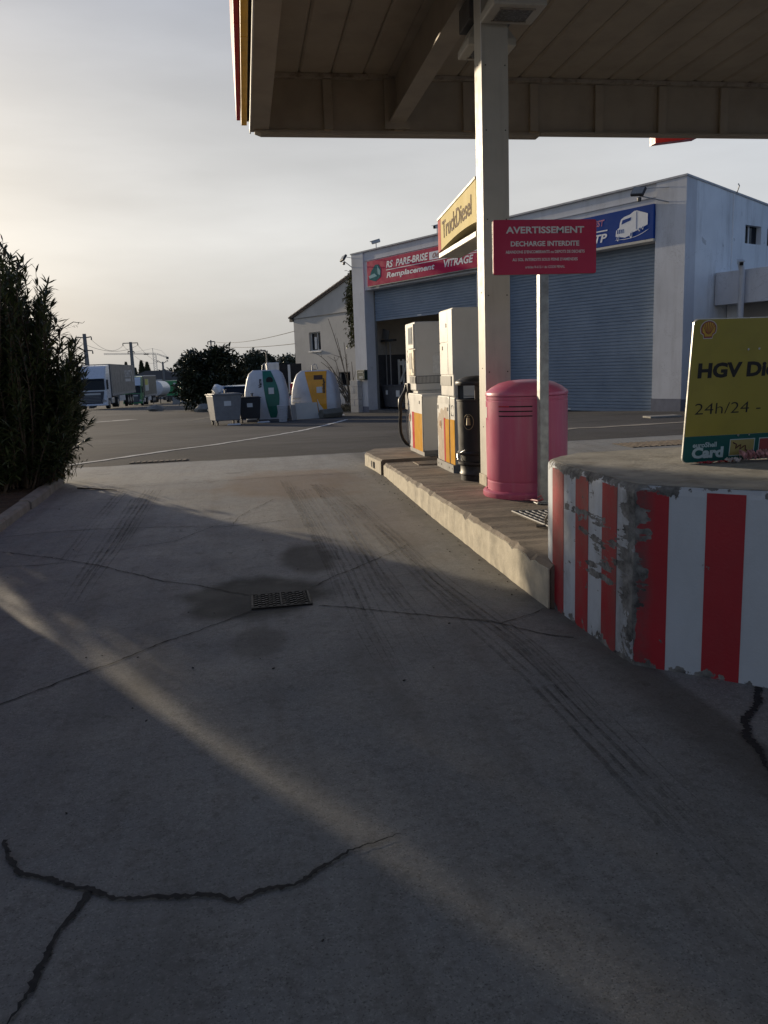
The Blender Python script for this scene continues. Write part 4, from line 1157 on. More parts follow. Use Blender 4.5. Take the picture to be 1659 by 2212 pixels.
# roller doors
def make_door():
    m, nt, b = base_mat('blue_shutter'); g = NT(nt)
    c = g.mix(g.rng(g.noise(.8, 5), .3, .7), (.150, .200, .265), (.215, .270, .340))
    c = g.mix(g.rng(g.noise(1.6, 8, .7, stretch=(1, 1, 5)), .60, .72, 0, .6), c, (.045, .055, .075))
    g.l(c, b.inputs['Base Color']); b.inputs['Roughness'].default_value = .5
    return m
M_shut = make_door()
def shutter(a0, a1, z0, z1, w, lab):
    t = thing('roller_door', lab, 'roller door', gpt((a0 + a1) / 2, w, z0))
    P_, mb, z, pitch = [], G_(), z0 + .10, .112
    prof = []
    while z < z1:
        prof += [(w, z), (w - .004, z + .010), (w - .024, z + .03), (w - .026, z + .085), (w - .006, z + .104)]
        z += pitch
    prof2 = [(p[0] + .03, p[1]) for p in prof]
    n = len(prof)
    mb.v = [(a0, *p) for p in prof] + [(a1, *p) for p in prof]
    mb.f = [(i, i + 1, n + i + 1, n + i) for i in range(n - 1)]
    o = mb.build('slat_curtain', M_shut, t); o['kind'] = 'stuff'
    G_().box(a0, a1, w - .03, w + .02, z0, z0 + .099).build('bottom_bar', M_shut, t, bev=.006)
    G_().box(a0 + .42 * (a1 - a0), a0 + .42 * (a1 - a0) + .28, w - .036, w - .031, z0 + .03, z0 + .085).build('plate', M_white, t)
    for a in (a0 - .05, a1):
        G_().box(a, a + .05, w - .05, w + .05, z0 - (0 if z0 < 1 else 4.2), z1).build('guide_rail', M_pumpgrey, t)
    return t
shutter(-15.55, -8.1, 3.80, 5.4, .58, 'half raised blue roller door under the red windscreen sign')
shutter(-6.85, -.06, -.16, 5.4, .50, 'closed blue roller door under the blue truck sign')

# red sign
M_sr = mat('sign_board_red', (.48, .020, .080), .7, var=.05, vs_=2, spec=.12)
rs = thing('shop_sign', 'long red sign reading RS PARE-BRISE above the half raised door', 'sign', gpt(-11.5, -.1, 5.33))
SA0, SA1, SZ0, SZ1 = -15.18, -7.3, 5.33, 6.43
G_().box(SA0, SA1, -.10, .015, SZ0, SZ1).build('board', M_sr, rs, bev=.01)
G_().box(SA0, SA1, -.10, .015, SZ0 - .035, SZ0 - .001).build('bottom_edge', M_pumpgrey, rs)
AR, UZ = Vector((1, 0, 0)), Vector((0, 0, 1))
def gt(s, a, z, w_, h, m, par, shear=.22, bold=.03, wp=-.104): return text(s, (a, wp, z), AR, UZ, w_, h, m, par, shear=shear, bold=bold, xf=GX)
gt('RS  PARE-BRISE', -13.72, 5.98, 2.90, .30, M_wt, rs)
gt('Remplacement', -13.72, 5.49, 3.30, .30, M_wt, rs)
gt('VITRAGE', -9.85, 5.55, 1.75, .30, M_wt, rs)
G_().box(-13.74, -7.5, -.1045, -.1015, 5.885, 5.915).build('rule', M_wt, rs)
G_().box(-10.75, -7.4, -.1045, -.1015, 5.955, 6.27).build('phone_strip', mat('phone_strip', (.60, .62, .70), .5), rs)
gt('06 16 09 23 97', -10.55, 6.0, 3.0, .22, mat('maroon_lettering', (.15, .02, .05), .5), rs, wp=-.107)
gt('rsparebrise@yahoo.fr', -9.6, 6.30, 2.1, .10, M_wt, rs, shear=0)
def gpoly(pts, m, par, nm, w0=-.1015, w1=-.105): return MB(GX).slab([(a, w0, z) for a, z in pts], (0, w1 - w0, 0)).build(nm, m, par)
M_t1, M_t2 = mat('teal_dark', (.02, .13, .14), .8, spec=.08), mat('teal_pale', (.30, .48, .48), .8, spec=.08)
gpoly([(-15.05, 5.62), (-14.55, 5.50), (-14.15, 5.66), (-14.12, 6.02), (-14.32, 6.22), (-14.55, 6.22), (-14.85, 5.98)], M_t1, rs, 'emblem')
gpoly([(-15.05, 5.78), (-14.62, 5.86), (-14.42, 5.72), (-14.98, 5.66)], M_t2, rs, 'emblem_facet', -.1052, -.107)
gpoly([(-14.40, 6.18), (-14.16, 5.92), (-14.20, 5.74), (-14.36, 5.80)], M_t2, rs, 'emblem_facet', -.1052, -.107)
# blue sign
M_sb = mat('sign_board_blue', (.012, .050, .235), .7, var=.05, vs_=2, spec=.12)
bs_ = thing('shop_sign', 'long blue sign with a white truck drawing and TP above the closed door', 'sign', gpt(-3.4, -.1, 5.27))
BA0, BA1, BZ0, BZ1 = -6.9, -.01, 5.27, 6.30
G_().box(BA0, BA1, -.09, .015, BZ0, BZ1).build('board', M_sb, bs_, bev=.01)
G_().box(BA0, BA1, -.09, .015, BZ0 - .075, BZ0 - .001).build('bottom_edge', M_cream, bs_)
M_pt = mat('pink_lettering', (.42, .13, .22), .5)
def gb(s, a, z, w_, h, m, **k): return gt(s, a, z, w_, h, m, bs_, wp=-.094, **k)
gb('SUD EST', -2.85, 5.93, .98, .20, M_pt)
gb('POIDS LOURDS', -6.6, 5.93, 3.2, .20, M_pt)
gb('TP', -2.28, 5.42, .52, .26, M_wt)
gb('VL - PL  -', -5.4, 5.42, 2.80, .26, M_wt)
G_().box(-6.5, -1.75, -.0945, -.0915, 5.755, 5.795).build('rule', M_wt, bs_)
def bp(pts, m=M_wt, nm='truck_drawing', k=0): return gpoly(pts, m, bs_, nm, -.0915 - k, -.0945 - k)
bp([(-1.42, 5.52), (-1.40, 5.70), (-1.28, 5.78), (-1.26, 5.92), (-1.22, 6.02), (-1.10, 6.08), (-.88, 6.12), (-.72, 6.20), (-.62, 6.20), (-.22, 6.05), (-.22, 5.72), (-.52, 5.62), (-.80, 5.55), (-.82, 5.50), (-1.05, 5.44)])
bp([(-1.20, 5.86), (-.85, 5.94), (-.83, 6.03), (-1.16, 5.99)], M_sb, 'drawing_window', .0035)
for k in range(4): bp([(-1.36 + .07 * k, 5.59), (-1.33 + .07 * k, 5.59), (-1.33 + .07 * k, 5.71), (-1.36 + .07 * k, 5.72)], M_sb, 'drawing_grille', .0035)
bp([(-.64, 5.63), (-.625, 5.63), (-.625, 6.17), (-.64, 6.17)], M_sb, 'drawing_gap', .0035)
for a, z, r in ((-1.33, 5.45, .07), (-.83, 5.50, .085), (-.52, 5.62, .055), (-.40, 5.65, .05)):
    bp([(a + .6 * r * math.cos(t_), z + r * 1.2 * math.sin(t_)) for t_ in [6.283 * k / 14 for k in range(14)]], M_wt, 'drawing_wheel', .0045)
    bp([(a + .3 * r * math.cos(t_), z + r * .7 * math.sin(t_)) for t_ in [6.283 * k / 12 for k in range(12)]], M_sb, 'drawing_hub', .008)
sw_ = [(-1.46 + 1.3 * k / 10, 5.41 - .045 * math.sin(math.pi * k / 10 * .8) + .20 * (k / 10) ** 3) for k in range(11)]
bp(sw_ + [(a, z + .018) for a, z in reversed(sw_[1:-1])], M_wt, 'drawing_road')

# cameras, floodlights, letter box and pipe on the garage
M_camw = mat('camera_housing', (.42, .42, .41), .4, var=.05)
def cctv(a, w, z, yaw, lab, post=True):
    t = thing('security_camera', lab, 'camera', gpt(a, w, z), group='security cameras on the garage')
    c = gpt(a, w, z + .30); d = (GX.to_3x3() @ Vector((math.cos(yaw), math.sin(yaw), -.25))).normalized(); s = d.cross(Vector((0, 0, 1))).normalized(); u_ = s.cross(d)
    rot = Matrix((s, d, u_)).transposed()
    MB().cbox(c, (.14, .40, .13), rot).build('housing', M_camw, t, bev=.03)
    MB().cbox(c + u_ * .075 + d * .04, (.17, .46, .012), rot).build('sun_shield', M_camw, t)
    MB().cbox(c + d * .205, (.10, .01, .09), rot).build('lens', M_dark, t)
    if post: MB().tube([gpt(a, w, z), c], .022, 8).build('post', M_camw, t)
    return t
cctv(-14.75, .15, ZR, -2.2, 'grey security camera on the roof edge above the red sign')
cctv(-10.5, .15, ZR, -1.35, 'grey security camera on the roof edge near the diesel sign')
def flood(a, z, sgn, lab):
    t = thing('floodlight', lab, 'floodlight', gpt(a, -.1, z), group='floodlights on the garage')
    c = Vector((a - .55 * sgn if sgn > 0 else a - .05, -.55, z + .10))
    rot = Matrix.Rotation(R(-35), 3, 'X') @ Matrix.Rotation(R(12 * sgn), 3, 'Z')
    G_().cbox(c, (.42, .10, .30), rot).build('lamp_head', mat('lamp_black', (.03, .03, .032), .5), t, bev=.02)
    G_().cbox(c + rot @ Vector((0, -.052, 0)), (.36, .01, .24), rot).build('glass', mat('lamp_glass', (.22, .22, .21), .2), t)
    G_().tube([(a + .15 * sgn, -.004, z - .28), c + Vector((0, .02, -.12))], .018, 6).build('arm', M_steel, t)
    G_().tube([(a + .15 * sgn, -.004, z + .15), c + Vector((0, .04, .08))], .014, 6).build('stay', M_camw, t)
    G_().cbox(c + Vector((.05, -.02, -.24)), (.10, .10, .13)).build('sensor', M_black, t, bev=.02)
flood(.30, 6.55, 1, 'black floodlight on an arm beside the blue sign')
flood(-16.35, 6.62, -1, 'black floodlight on the left corner of the garage')
t = thing('letter_box', 'dark green letter box on the left garage pillar', 'letter box', gpt(-15.9, -.1, 1.1))
G_().box(-16.22, -15.58, -.20, -.014, 1.10, 1.56).build('box', mat('letterbox_green', (.008, .028, .024), .4), t, bev=.02)
G_().box(-16.10, -15.70, -.206, -.201, 1.44, 1.475).build('slot', M_steel, t)
gt('R S', -15.98, 1.16, .24, .11, M_wt, t, shear=0, wp=-.203)
pb = thing('block_pier', 'short bare blockwork pier against the left garage pillar', 'pier', gpt(-16.35, -.2, -.6))
for k in range(6):
    for j in range(2):
        a = -16.72 + .33 * j + (.0 if k % 2 else 0); z = -.75 + .305 * k
        G_().box(a, a + .325, -.28 + .004 * ((k + j) % 2), -.016, z, z + .298).build('block', M_blockwork, pb, bev=.012)
G_().tube([(1.06, 2.59, 3.0), (1.06, 2.59, ZR - .33)], .03, 8).build('conduit', M_gside, gar)
G_().tube([(1.09, 2.7, ZR - .30), (1.22, 2.6, ZR - .12), (1.3, 2.4, ZR - .10)], .018, 6).build('aerial', M_steel, gar)

# things inside the garage
t = thing('workshop_bin', 'dark wheeled bin just inside the open garage door', 'bin', gpt(-15.0, 1.4, -.34))
G_().loft([[(-15.70, 1.05, -.26), (-14.25, 1.05, -.26), (-14.25, 1.62, -.26), (-15.70, 1.62, -.26)], [(-15.85, .97, .74), (-14.10, .97, .74), (-14.10, 1.7, .74), (-15.85, 1.7, .74)]]).build('body', mat('bin_dark', (.07, .072, .08), .6), t, bev=.02)
G_().box(-15.90, -14.05, .94, 1.73, .742, .80).build('lid', MATS['bin_dark'], t, bev=.02)
G_().box(-15.5, -15.34, .966, .972, .35, .55).build('sticker', M_white, t)
G_().box(-14.7, -14.42, .966, .972, .25, .55).build('sticker', M_white, t)
for a in (-15.5, -14.5): G_().tube([(a, 1.1, -.26), (a + .06, 1.1, -.26)], .08, 10).build('wheel', M_rubber, t)
t = thing('lamp_stand', 'dark stand with a tilted screen inside the open garage', 'stand', gpt(-15.7, 1.4, -.34))
G_().cbox((-15.88, 1.38, 3.20), (.50, .06, .46), Matrix.Rotation(R(14), 3, 'Y')).build('screen', M_pumpgrey, t)
G_().box(-16.2, -15.2, 1.3, 1.5, 2.86, 2.96).build('tray', M_pumpdark, t)
for a in (-15.95, -15.62): G_().tube([(a, 1.42, 2.86), (a, 1.42, -.34)], .03, 6).build('leg', mat('stand_grey', (.22, .21, .20), .6), t)
t = thing('pallet', 'pale slatted frame standing behind the bin in the open garage', 'pallet', gpt(-15.4, 2.0, -.34))
for k in range(4): G_().box(-15.75 + .36 * k, -15.62 + .36 * k, 1.95, 2.0, -.34, 2.0).build('slat', mat('pale_wood', (.55, .52, .45), .8), t)
for z0_ in (1.72, .2): G_().box(-15.8, -14.45, 2.001, 2.05, z0_, z0_ + .2).build('cross_bar', MATS['pale_wood'], t)
G_().slab([(-15.6, 1.94, .9), (-15.45, 1.94, .9), (-14.85, 1.94, 1.9), (-15.0, 1.94, 1.9)], (0, -.03, 0)).build('brace', MATS['pale_wood'], t)

# annexe right of the garage
an = thing('annexe', 'low white annexe with a plain parapet right of the garage', 'building', gpt(5, 2, 0))
G_().box(1.09, 12, 1.65, 1.95, 3.18, 4.17).build('parapet', M_gwall, an)
G_().box(1.09, 12, 2.62, 2.9, -1, 3.6).build('wall', mat('annexe_wall', (.36, .34, .31), .85, var=.08, dirt=.3), an)
G_().box(1.095, 12, 1.951, 2.9, 3.75, 3.9).build('roof', M_gwall, an)
G_().box(1.08, 1.5, 2.4, 2.619, -1, 3.6).build('pilaster', M_gside, an)
t = cctv(2.05, 1.38, 4.05, -.9, 'grey security camera on a white pipe in front of the annexe', post=False)
G_().tube([(2.05, 1.5, -.2), (2.05, 1.5, 4.1), (2.05, 1.40, 4.3)], .085, 12).build('pipe', M_gwall, t, smooth=True)
t = thing('pavement_slab', 'pale flat kerb slab lying before the right garage pillar', 'slab', (11.0, 20.2, 0))
MB().box(10.6, 11.5, 19.9, 20.35, gz(20), gz(20) + .05).build('slab', M_kerbstone, t, bev=.01)

# ------------------------------------------------------------------ house behind the garage
M_house = make_wall('house_render', (.48, .46, .42), .22)
hs = thing('house', 'beige house with a sloping tiled roof behind the garage', 'house', gpt(-25, 5.2, -1))
HW = 5.0
RIDGE = -22.6
def roofz(a): return 5.02 + (min(a, 2 * RIDGE - a) + 30.6) * .271
def hwall(a0, a1, z0, z1):
    b = G_(); b.box(a0, a1, HW, HW + .25, z0, z1); return b
mb = G_()
# wall built round the openings: upper window and two lower ones
for a0, a1, z0, z1 in ((-30.55, -28.72, -2, 4.95), (-27.39, -26.1, -2, 4.95), (-28.72, -27.39, -2, 2.85), (-28.72, -27.39, 4.0, 4.95),
                       (-26.1, -25.9, -2, .62), (-26.1, -25.9, 1.48, 4.95), (-25.9, -25.6, -2, 4.95), (-25.6, -24.3, -2, .62), (-25.6, -24.3, 1.48, 4.95), (-24.3, -17, -2, 4.95)):
    mb.box(a0, a1, HW, HW + .25, z0, z1)
mb.build('wall', M_house, hs)
G_().prism([(-30.55, 4.98), (-17, 4.98), (-17, roofz(-17)), (RIDGE, roofz(RIDGE)), (-30.55, roofz(-30.55))], 'y', HW, HW + .25).build('gable', M_house, hs)
G_().box(-30.6, -17, HW - .06, HW + .2, 4.951, 4.979).build('string_course', mat('string_course', (.24, .22, .19), .85), hs)
G_().box(-30.55, -30.3, HW + .251, HW + 9, -2, 4.95).build('side_wall', M_house, hs)
rf = G_().prism([(-30.8, roofz(-30.8) + .004), (RIDGE, roofz(RIDGE) + .004), (-17, roofz(-17) + .004), (-17, roofz(-17) + .09), (RIDGE, roofz(RIDGE) + .09), (-30.8, roofz(-30.8) + .09)], 'y', HW - .12, HW + 9).build('roof', mat('roof_tile', (.22, .18, .15), .85, var=.25), hs)
for k in range(19):
    a = -30.85 + .42 * k
    G_().tube([(a, HW - .17, roofz(a) + .10), (a + .47, HW - .17, roofz(a + .42) + .15)], [.06, .05], 8).build('verge_tile', MATS['roof_tile'], rf)
G_().box(-30.9, -30.5, HW - .1, HW + .1, 4.80, 5.02).build('eave_end', M_dark, hs)
def win(a0, a1, z0, z1, sill=True, bars=False):
    w = G_().box(a0, a1, HW + .19, HW + .205, z0, z1).build('window', M_glass, hs)
    fr = G_()
    for q in (a0, (a0 + a1) / 2 + .08, a1 - .06): fr.box(q, q + .06, HW + .15, HW + .188, z0, z1)
    fr.box(a0 + .06, a1 - .06, HW + .15, HW + .188, z0, z0 + .06); fr.box(a0 + .06, a1 - .06, HW + .15, HW + .188, z1 - .06, z1)
    fr.build('frame', M_white, w)
    if sill: G_().box(a0 - .08, a1 + .1, HW - .07, HW - .002, z0 - .09, z0 - .01).build('sill', M_white, w)
    if bars:
        for k in range(6): G_().tube([(a0 + (k + .5) * (a1 - a0) / 6, HW + .06, z0), (a0 + (k + .5) * (a1 - a0) / 6, HW + .06, z1)], .012, 5).build('bar', M_dark, w)
win(-28.72, -27.39, 2.85, 4.0); win(-25.6, -24.3, .62, 1.48, False, True); win(-26.1, -25.9, .62, 1.48, False, False)
G_().box(-28.25, -28.0, HW + .1, HW + .12, 2.95, 3.7).build('curtain', M_white, hs)

# ivy on the garage corner
M_ivy = make_leaf('ivy_leaf', (.045, .055, .018), (.11, .105, .035))
r_ = random.Random(31); iv = MB(); st = MB()
ivp = [(2.6, -16.95), (3.3, -17.0), (4.2, -17.15), (5.0, -17.35), (5.5, -17.2), (6.1, -16.85), (6.5, -16.7)]
for i in range(4200):
    z = 2.7 + 3.6 * r_.random(); wdt = .16 + .22 * (1 - abs(z - 5) / 2.6) * r_.random()
    a = interp(z, ivp) + r_.gauss(0, .24) + .05
    if a > -16.57: a = -16.62
    p = gpt(a, .5 + r_.uniform(-.3, .7), z); d = Vector((r_.uniform(-1, 1), r_.uniform(-1, 1), r_.uniform(-1, .5))); leaf_geo(iv, p, d, r_.uniform(.14, .26), .05)
st.tube([gpt(-16.62, .5, -.5), gpt(-16.64, .5, 2), gpt(-16.75, .5, 4), gpt(-16.7, .5, 6)], .03, 6)
t = thing('ivy', 'ivy climbing the left corner of the garage', 'climbing plant', gpt(-16.7, .5, -.5))
iv.build('foliage', M_ivy, t, kind='stuff'); st.build('stem', M_bark, t)

# bare shrub in front of the house
t = thing('bare_shrub', 'leafless shrub with long arching stems before the house', 'shrub', gpt(-19.0, 1.3, -.5))
ends = [(-21.14, 4.32), (-22.95, 2.65), (-20.18, 3.27), (-21.89, 2.06), (-22.76, 1.73), (-20.6, 2.3), (-19.6, 3.0), (-19.2, 2.4), (-21.0, 1.4), (-20.2, 1.2), (-18.9, 2.0), (-22.2, 1.0), (-19.9, .9), (-18.7, 1.4)]
for (a, z) in ends:
    b0 = Vector((-18.9 + r_.uniform(-.35, .25), 1.4 + r_.uniform(-.2, .2), -.5)); e = Vector((a, 1.4 + r_.uniform(-.4, .4), z))
    pts = [b0.lerp(e, k / 8) + Vector((0, 0, .55 * math.sin(math.pi * k / 8) * (abs(a + 18.9) / 3.5))) for k in range(9)]
    G_().tube(pts, [.034 - .0026 * k for k in range(9)], 5).build('stem', mat('twig', (.07, .062, .05), .9), t)
    for _ in range(3):
        k = r_.randint(3, 7); q = pts[k] + Vector((r_.uniform(-.6, .2), r_.uniform(-.3, .3), r_.uniform(.0, .55)))
        G_().tube([pts[k], q], [.012, .006], 4).build('twig', MATS['twig'], t)
# weeds and rubble strip by the pillar
wd = MB()
for i in range(1400):
    a, w = r_.uniform(-20.2, -16.75), r_.uniform(-.3, 1.6); p = gpt(a, w, 0); z0 = gz(p.y); h = r_.random() ** 2 * .28
    leaf_geo(wd, Vector((p.x, p.y, z0 + h)), Vector((r_.uniform(-.6, .6), r_.uniform(-.6, .6), 1)), r_.uniform(.08, .22), .014)
wd.build('weeds', make_leaf('dry_weed', (.022, .024, .012), (.055, .05, .024)), None, label='dark weeds at the foot of the bare shrub', cat='weeds', kind='stuff')
# ------------------------------------------------------------------ recycling corner
def wheelie(name, lab, loc, rz, w, d, h, m, bag=False, lidh=True):
    t = thing(name, lab, 'bin', loc, rz, group='wheeled rubbish bins'); T = Matrix.Translation(loc) @ Matrix.Rotation(rz, 4, 'Z')
    B = lambda: MB(T)
    z0 = .17
    B().loft([[(-w * .42, -d * .40, z0), (w * .42, -d * .40, z0), (w * .42, d * .40, z0), (-w * .42, d * .40, z0)],
              [(-w * .49, -d * .49, h * .93), (w * .49, -d * .49, h * .93), (w * .49, d * .49, h * .93), (-w * .49, d * .49, h * .93)]]).build('body', m, t, bev=.03)
    B().box(-w * .52, w * .52, -d * .52, d * .52, h * .932, h * .965).build('rim', m, t, bev=.01)
    for x in (-w * .22, w * .18):
        B().box(x - .03, x + .03, d * .44, d * .52, h * .966, h * 1.07).box(x - .06, x + .06, d * .44, d * .52, h * 1.072, h * 1.10).build('lid_hinge', m, t)
    B().box(-w * .44, w * .44, -d * .5, d * .45, h * .966, h * .985).build('lid', m, t, bev=.008)
    B().box(-w * .12, w * .12, -d * .475, -d * .46, h * .60, h * .75).build('sticker', M_white, t)
    for sx in (-1, 1):
        for sy in (-1, 1):
            wh = B().tube([(sx * w * .36 - .025, sy * d * .33, .09), (sx * w * .36 + .025, sy * d * .33, .09)], .088, 14).build('wheel', M_rubber, t)
            B().box(sx * w * .36 - .045, sx * w * .36 + .045, sy * d * .33 - .03, sy * d * .33 + .03, .14, z0 - .002).build('fork', M_steel, wh)
    return t, T
M_bing = mat('bin_grey', (.20, .20, .20), .55, var=.1, dirt=.3, ds=4)
M_binb = mat('bin_black', (.022, .023, .027), .5, var=.15)
y0 = 30.9
_, T = wheelie('wheeled_bin', 'grey four wheeled bin with a bag on top left of the black bin', (-.83, y0, gz(y0)), R(18), 1.12, .95, 1.20, M_bing)
y1 = 31.9
wheelie('wheeled_bin', 'black wheeled bin between the grey bin and the glass container', (.10, y1, gz(y1)), R(4), .88, .68, 1.03, M_binb)
def lump(name, lab, cat, c, s, m, seed, n=2):
    bm = bmesh.new(); bmesh.ops.create_icosphere(bm, subdivisions=n, radius=1.0); r = random.Random(seed)
    for v in bm.verts: v.co = Vector((v.co.x * s[0], v.co.y * s[1], v.co.z * s[2])) * r.uniform(.82, 1.16)
    me = bpy.data.meshes.new(name); bm.to_mesh(me); bm.free(); me.materials.append(m)
    o = bpy.data.objects.new(name, me); COL.objects.link(o); o.location = c
    return tag(o, lab, cat)
lump('rubbish_bag', 'shiny pale rubbish bag on the grey wheeled bin', 'bag', (-1.02, 30.85, gz(y0) + 1.34), (.20, .2, .19), mat('silver_bag', (.62, .63, .64), .12, var=.2, vs_=30, spec=.9), 3)

def igloo(name, lab, loc, rz, w, d, h, mfront, word, hole, wedge):
    """bottle/packaging bank: rounded shell, coloured front panel, opening, lifting eye"""
    t = thing(name, lab, 'recycling container', loc, rz); T = Matrix.Translation(loc) @ Matrix.Rotation(rz, 4, 'Z')
    B = lambda: MB(T)
    def half(z):
        k = z / h
        return (w / 2) * (interp(k, [(0, .92), (.1, .96), (.35, 1.0), (.6, .95), (.8, .85), (.92, .76), (.975, .67), (1.0, .56)])), (d / 2) * (interp(k, [(0, .9), (.3, 1.0), (.62, .95), (.85, .78), (.96, .6), (1, .5)]))
    rings = []
    for i in range(15):
        z = .10 + (h - .10) * i / 14; a, b = half(z); ring = []
        for j in range(28):
            q = 6.28318 * j / 28; cx, sx = math.cos(q), math.sin(q); e = .34
            ring.append((a * math.copysign(abs(cx) ** e, cx), b * math.copysign(abs(sx) ** e, sx), z))
        rings.append(ring)
    B().loft(rings).build('shell', M_bankw, t, smooth=True)
    a, b = half(.1); B().box(-a * .98, a * .98, -b * .98, b * .98, 0, .099).build('base', mat('bank_base', (.10, .10, .105), .6), t, bev=.02)
    pr = []
    n = 12; mb = B(); L_, R_ = [], []
    for i in range(n + 1):
        k = i / n; z = .16 + (h - .20) * k; _, bb = half(z); x0, x1 = wedge(k)
        L_.append((x0 * w, -bb - .012, z)); R_.append((x1 * w, -bb - .012, z))
    mb.v = L_ + R_ + [(x, y + .03, z) for x, y, z in L_] + [(x, y + .03, z) for x, y, z in R_]
    m_ = n + 1
    for i in range(n):
        mb.f += [(i, m_ + i, m_ + i + 1, i + 1), (i, i + 1, 2 * m_ + i + 1, 2 * m_ + i), (m_ + i, 3 * m_ + i, 3 * m_ + i + 1, m_ + i + 1)]
    mb.f += [(n, m_ + n, 3 * m_ + n, 2 * m_ + n), (0, 2 * m_, 3 * m_, m_)]
    fp = mb.build('front_panel', mfront, t)
    hx, hz, hw, hh, rnd_ = hole; zz = hz * h; _, bb = half(zz)
    if rnd_: B().tube([(hx * w, -bb - .03, zz), (hx * w, -bb + .04, zz)], hw * w, 18).build('opening', M_dark, t)
    else: B().loft([[(hx * w - hw * w, -bb - .03, zz - hh * h), (hx * w + hw * w * 1.1, -bb - .03, zz - hh * h), (hx * w + hw * w * .85, -bb + .01, zz + hh * h), (hx * w - hw * w * .9, -bb + .01, zz + hh * h)],
                    [(hx * w - hw * w, -bb + .06, zz - hh * h), (hx * w + hw * w, -bb + .06, zz - hh * h), (hx * w + hw * w * .85, -bb + .1, zz + hh * h), (hx * w - hw * w * .9, -bb + .1, zz + hh * h)]]).build('opening', mat('flap_brown', (.045, .016, .010), .5), t)
    zz = .60 * h; _, bb = half(zz)
    B().box((hx - .03) * w, (hx + .09) * w, -bb - .05, -bb - .022, zz - .13, zz + .12).build('notice', M_white, t)
    B().tube([(-.13, 0, h - .02), (-.10, 0, h + .20), (0, 0, h + .27), (.06, 0, h + .25), (.10, 0, h + .12), (.13, 0, h - .02)], .022, 8).build('lifting_eye', M_steel, t, smooth=True)
    # side hole with shadow rim on the left end
    zz = .70 * h; aa, _ = half(zz)
    B().tube([(-aa - .02, .0, zz), (-aa + .06, .0, zz)], .13, 16).build('side_opening', M_dark, t)
    for k in range(2):
        zz = h * (.36 + .09 * k); aa, bb = half(zz); B().cbox((-aa * .72, -bb * .985, zz), (aa * .36, .05, .07)).build('grip_rib', M_bankw, t, bev=.02)
    return t, T, half
M_bankw = mat('bank_plastic', (.50, .51, .53), .5, var=.06, vs_=2, dirt=.3, dcol=(.25, .25, .25), ds=3)
M_bankg = mat('bank_green', (.006, .115, .075), .4, var=.1)
M_banky = mat('bank_yellow', (.70, .30, .012), .4, var=.08)
yy = 33.1
t, T, hf = igloo('glass_bank', 'white and green bottle bank marked Verre', (.84, yy, gz(yy)), R(-6), 1.80, 1.30, 2.05, M_bankg, 'Verre',
          (.10, .80, .075, .0, True), lambda k: (-.05 + .13 * (1 - k) ** 2, .21 + .11 * math.sin(math.pi * k) - .08 * k * k))
text('Verre', (-.13, -.62, 1.36), (0, 0, 1), (-1, 0, 0), .34, .13, M_bt, t, shear=.15, bold=.05, xf=T)
yy = 34.4
t, T, hf = igloo('packaging_bank', 'white and yellow packaging bank marked Emballages', (2.95, yy, gz(yy)), R(-16), 2.0, 1.5, 2.0, M_banky, 'Emballages',
          (.12, .80, .10, .10, False), lambda k: (.03 - .21 * k ** 1.3, .29))
text('Emballages', (.56, -.74, 1.05), (0, 0, 1), (-1, 0, 0), .62, .13, M_bt, t, shear=.15, bold=.04, xf=T)
# laundry basket
yy = 31.4
t = thing('laundry_basket', 'pale lattice plastic basket between the two recycling banks', 'basket', (1.36, yy, gz(yy)))
n = 16
for k in range(n):
    a = 6.283 * k / n; c, s = math.cos(a), math.sin(a)
    MB().tube([(1.36 + .13 * c, yy + .13 * s, gz(yy) + .0), (1.36 + .19 * c, yy + .19 * s, gz(yy) + .62)], .016, 4).build('strut', M_bankw, t)
for q in range(7):
    r = .13 + .06 * q / 6; z = gz(yy) + .01 + .61 * q / 6
    MB().tube([(1.36 + r * math.cos(6.283 * k / 20), yy + r * math.sin(6.283 * k / 20), z) for k in range(21)], .016, 5).build('hoop', M_bankw, t)
# dumped boards
def board(lab, p, q, h, lean, th, m, group=None):
    P0, Q0 = Vector((*p, gz(p[1]))), Vector((*q, gz(q[1]))); n = (Q0 - P0).cross(Vector((0, 0, 1))).normalized()
    if n.y > 0: n = -n
    up = Vector((0, 0, h)) - n * lean
    o = MB().slab([P0, Q0, Q0 + up, P0 + up], n * th).build('dumped_board', m, None, label=lab, cat='board', origin=tuple((P0 + Q0) / 2), bev=.005)
    return o
M_chip = mat('board_cream', (.50, .48, .42), .7, var=.05, dirt=.15)
board('long white board leaning on the packaging bank, left part', (2.0, 33.2), (2.95, 33.45), .66, .22, .03, M_chip)
board('short white board leaning on the packaging bank, right part', (2.98, 33.44), (3.55, 33.62), .78, .22, .03, M_chip)
board('narrow grey board standing between basket and white boards', (1.75, 32.2), (1.97, 32.9), .62, .05, .03, mat('board_grey', (.40, .39, .36), .7))
board('dark edge plank leaning beside the laundry basket', (1.62, 31.9), (1.70, 32.1), .60, .06, .04, mat('board_dark', (.09, .085, .08), .7))
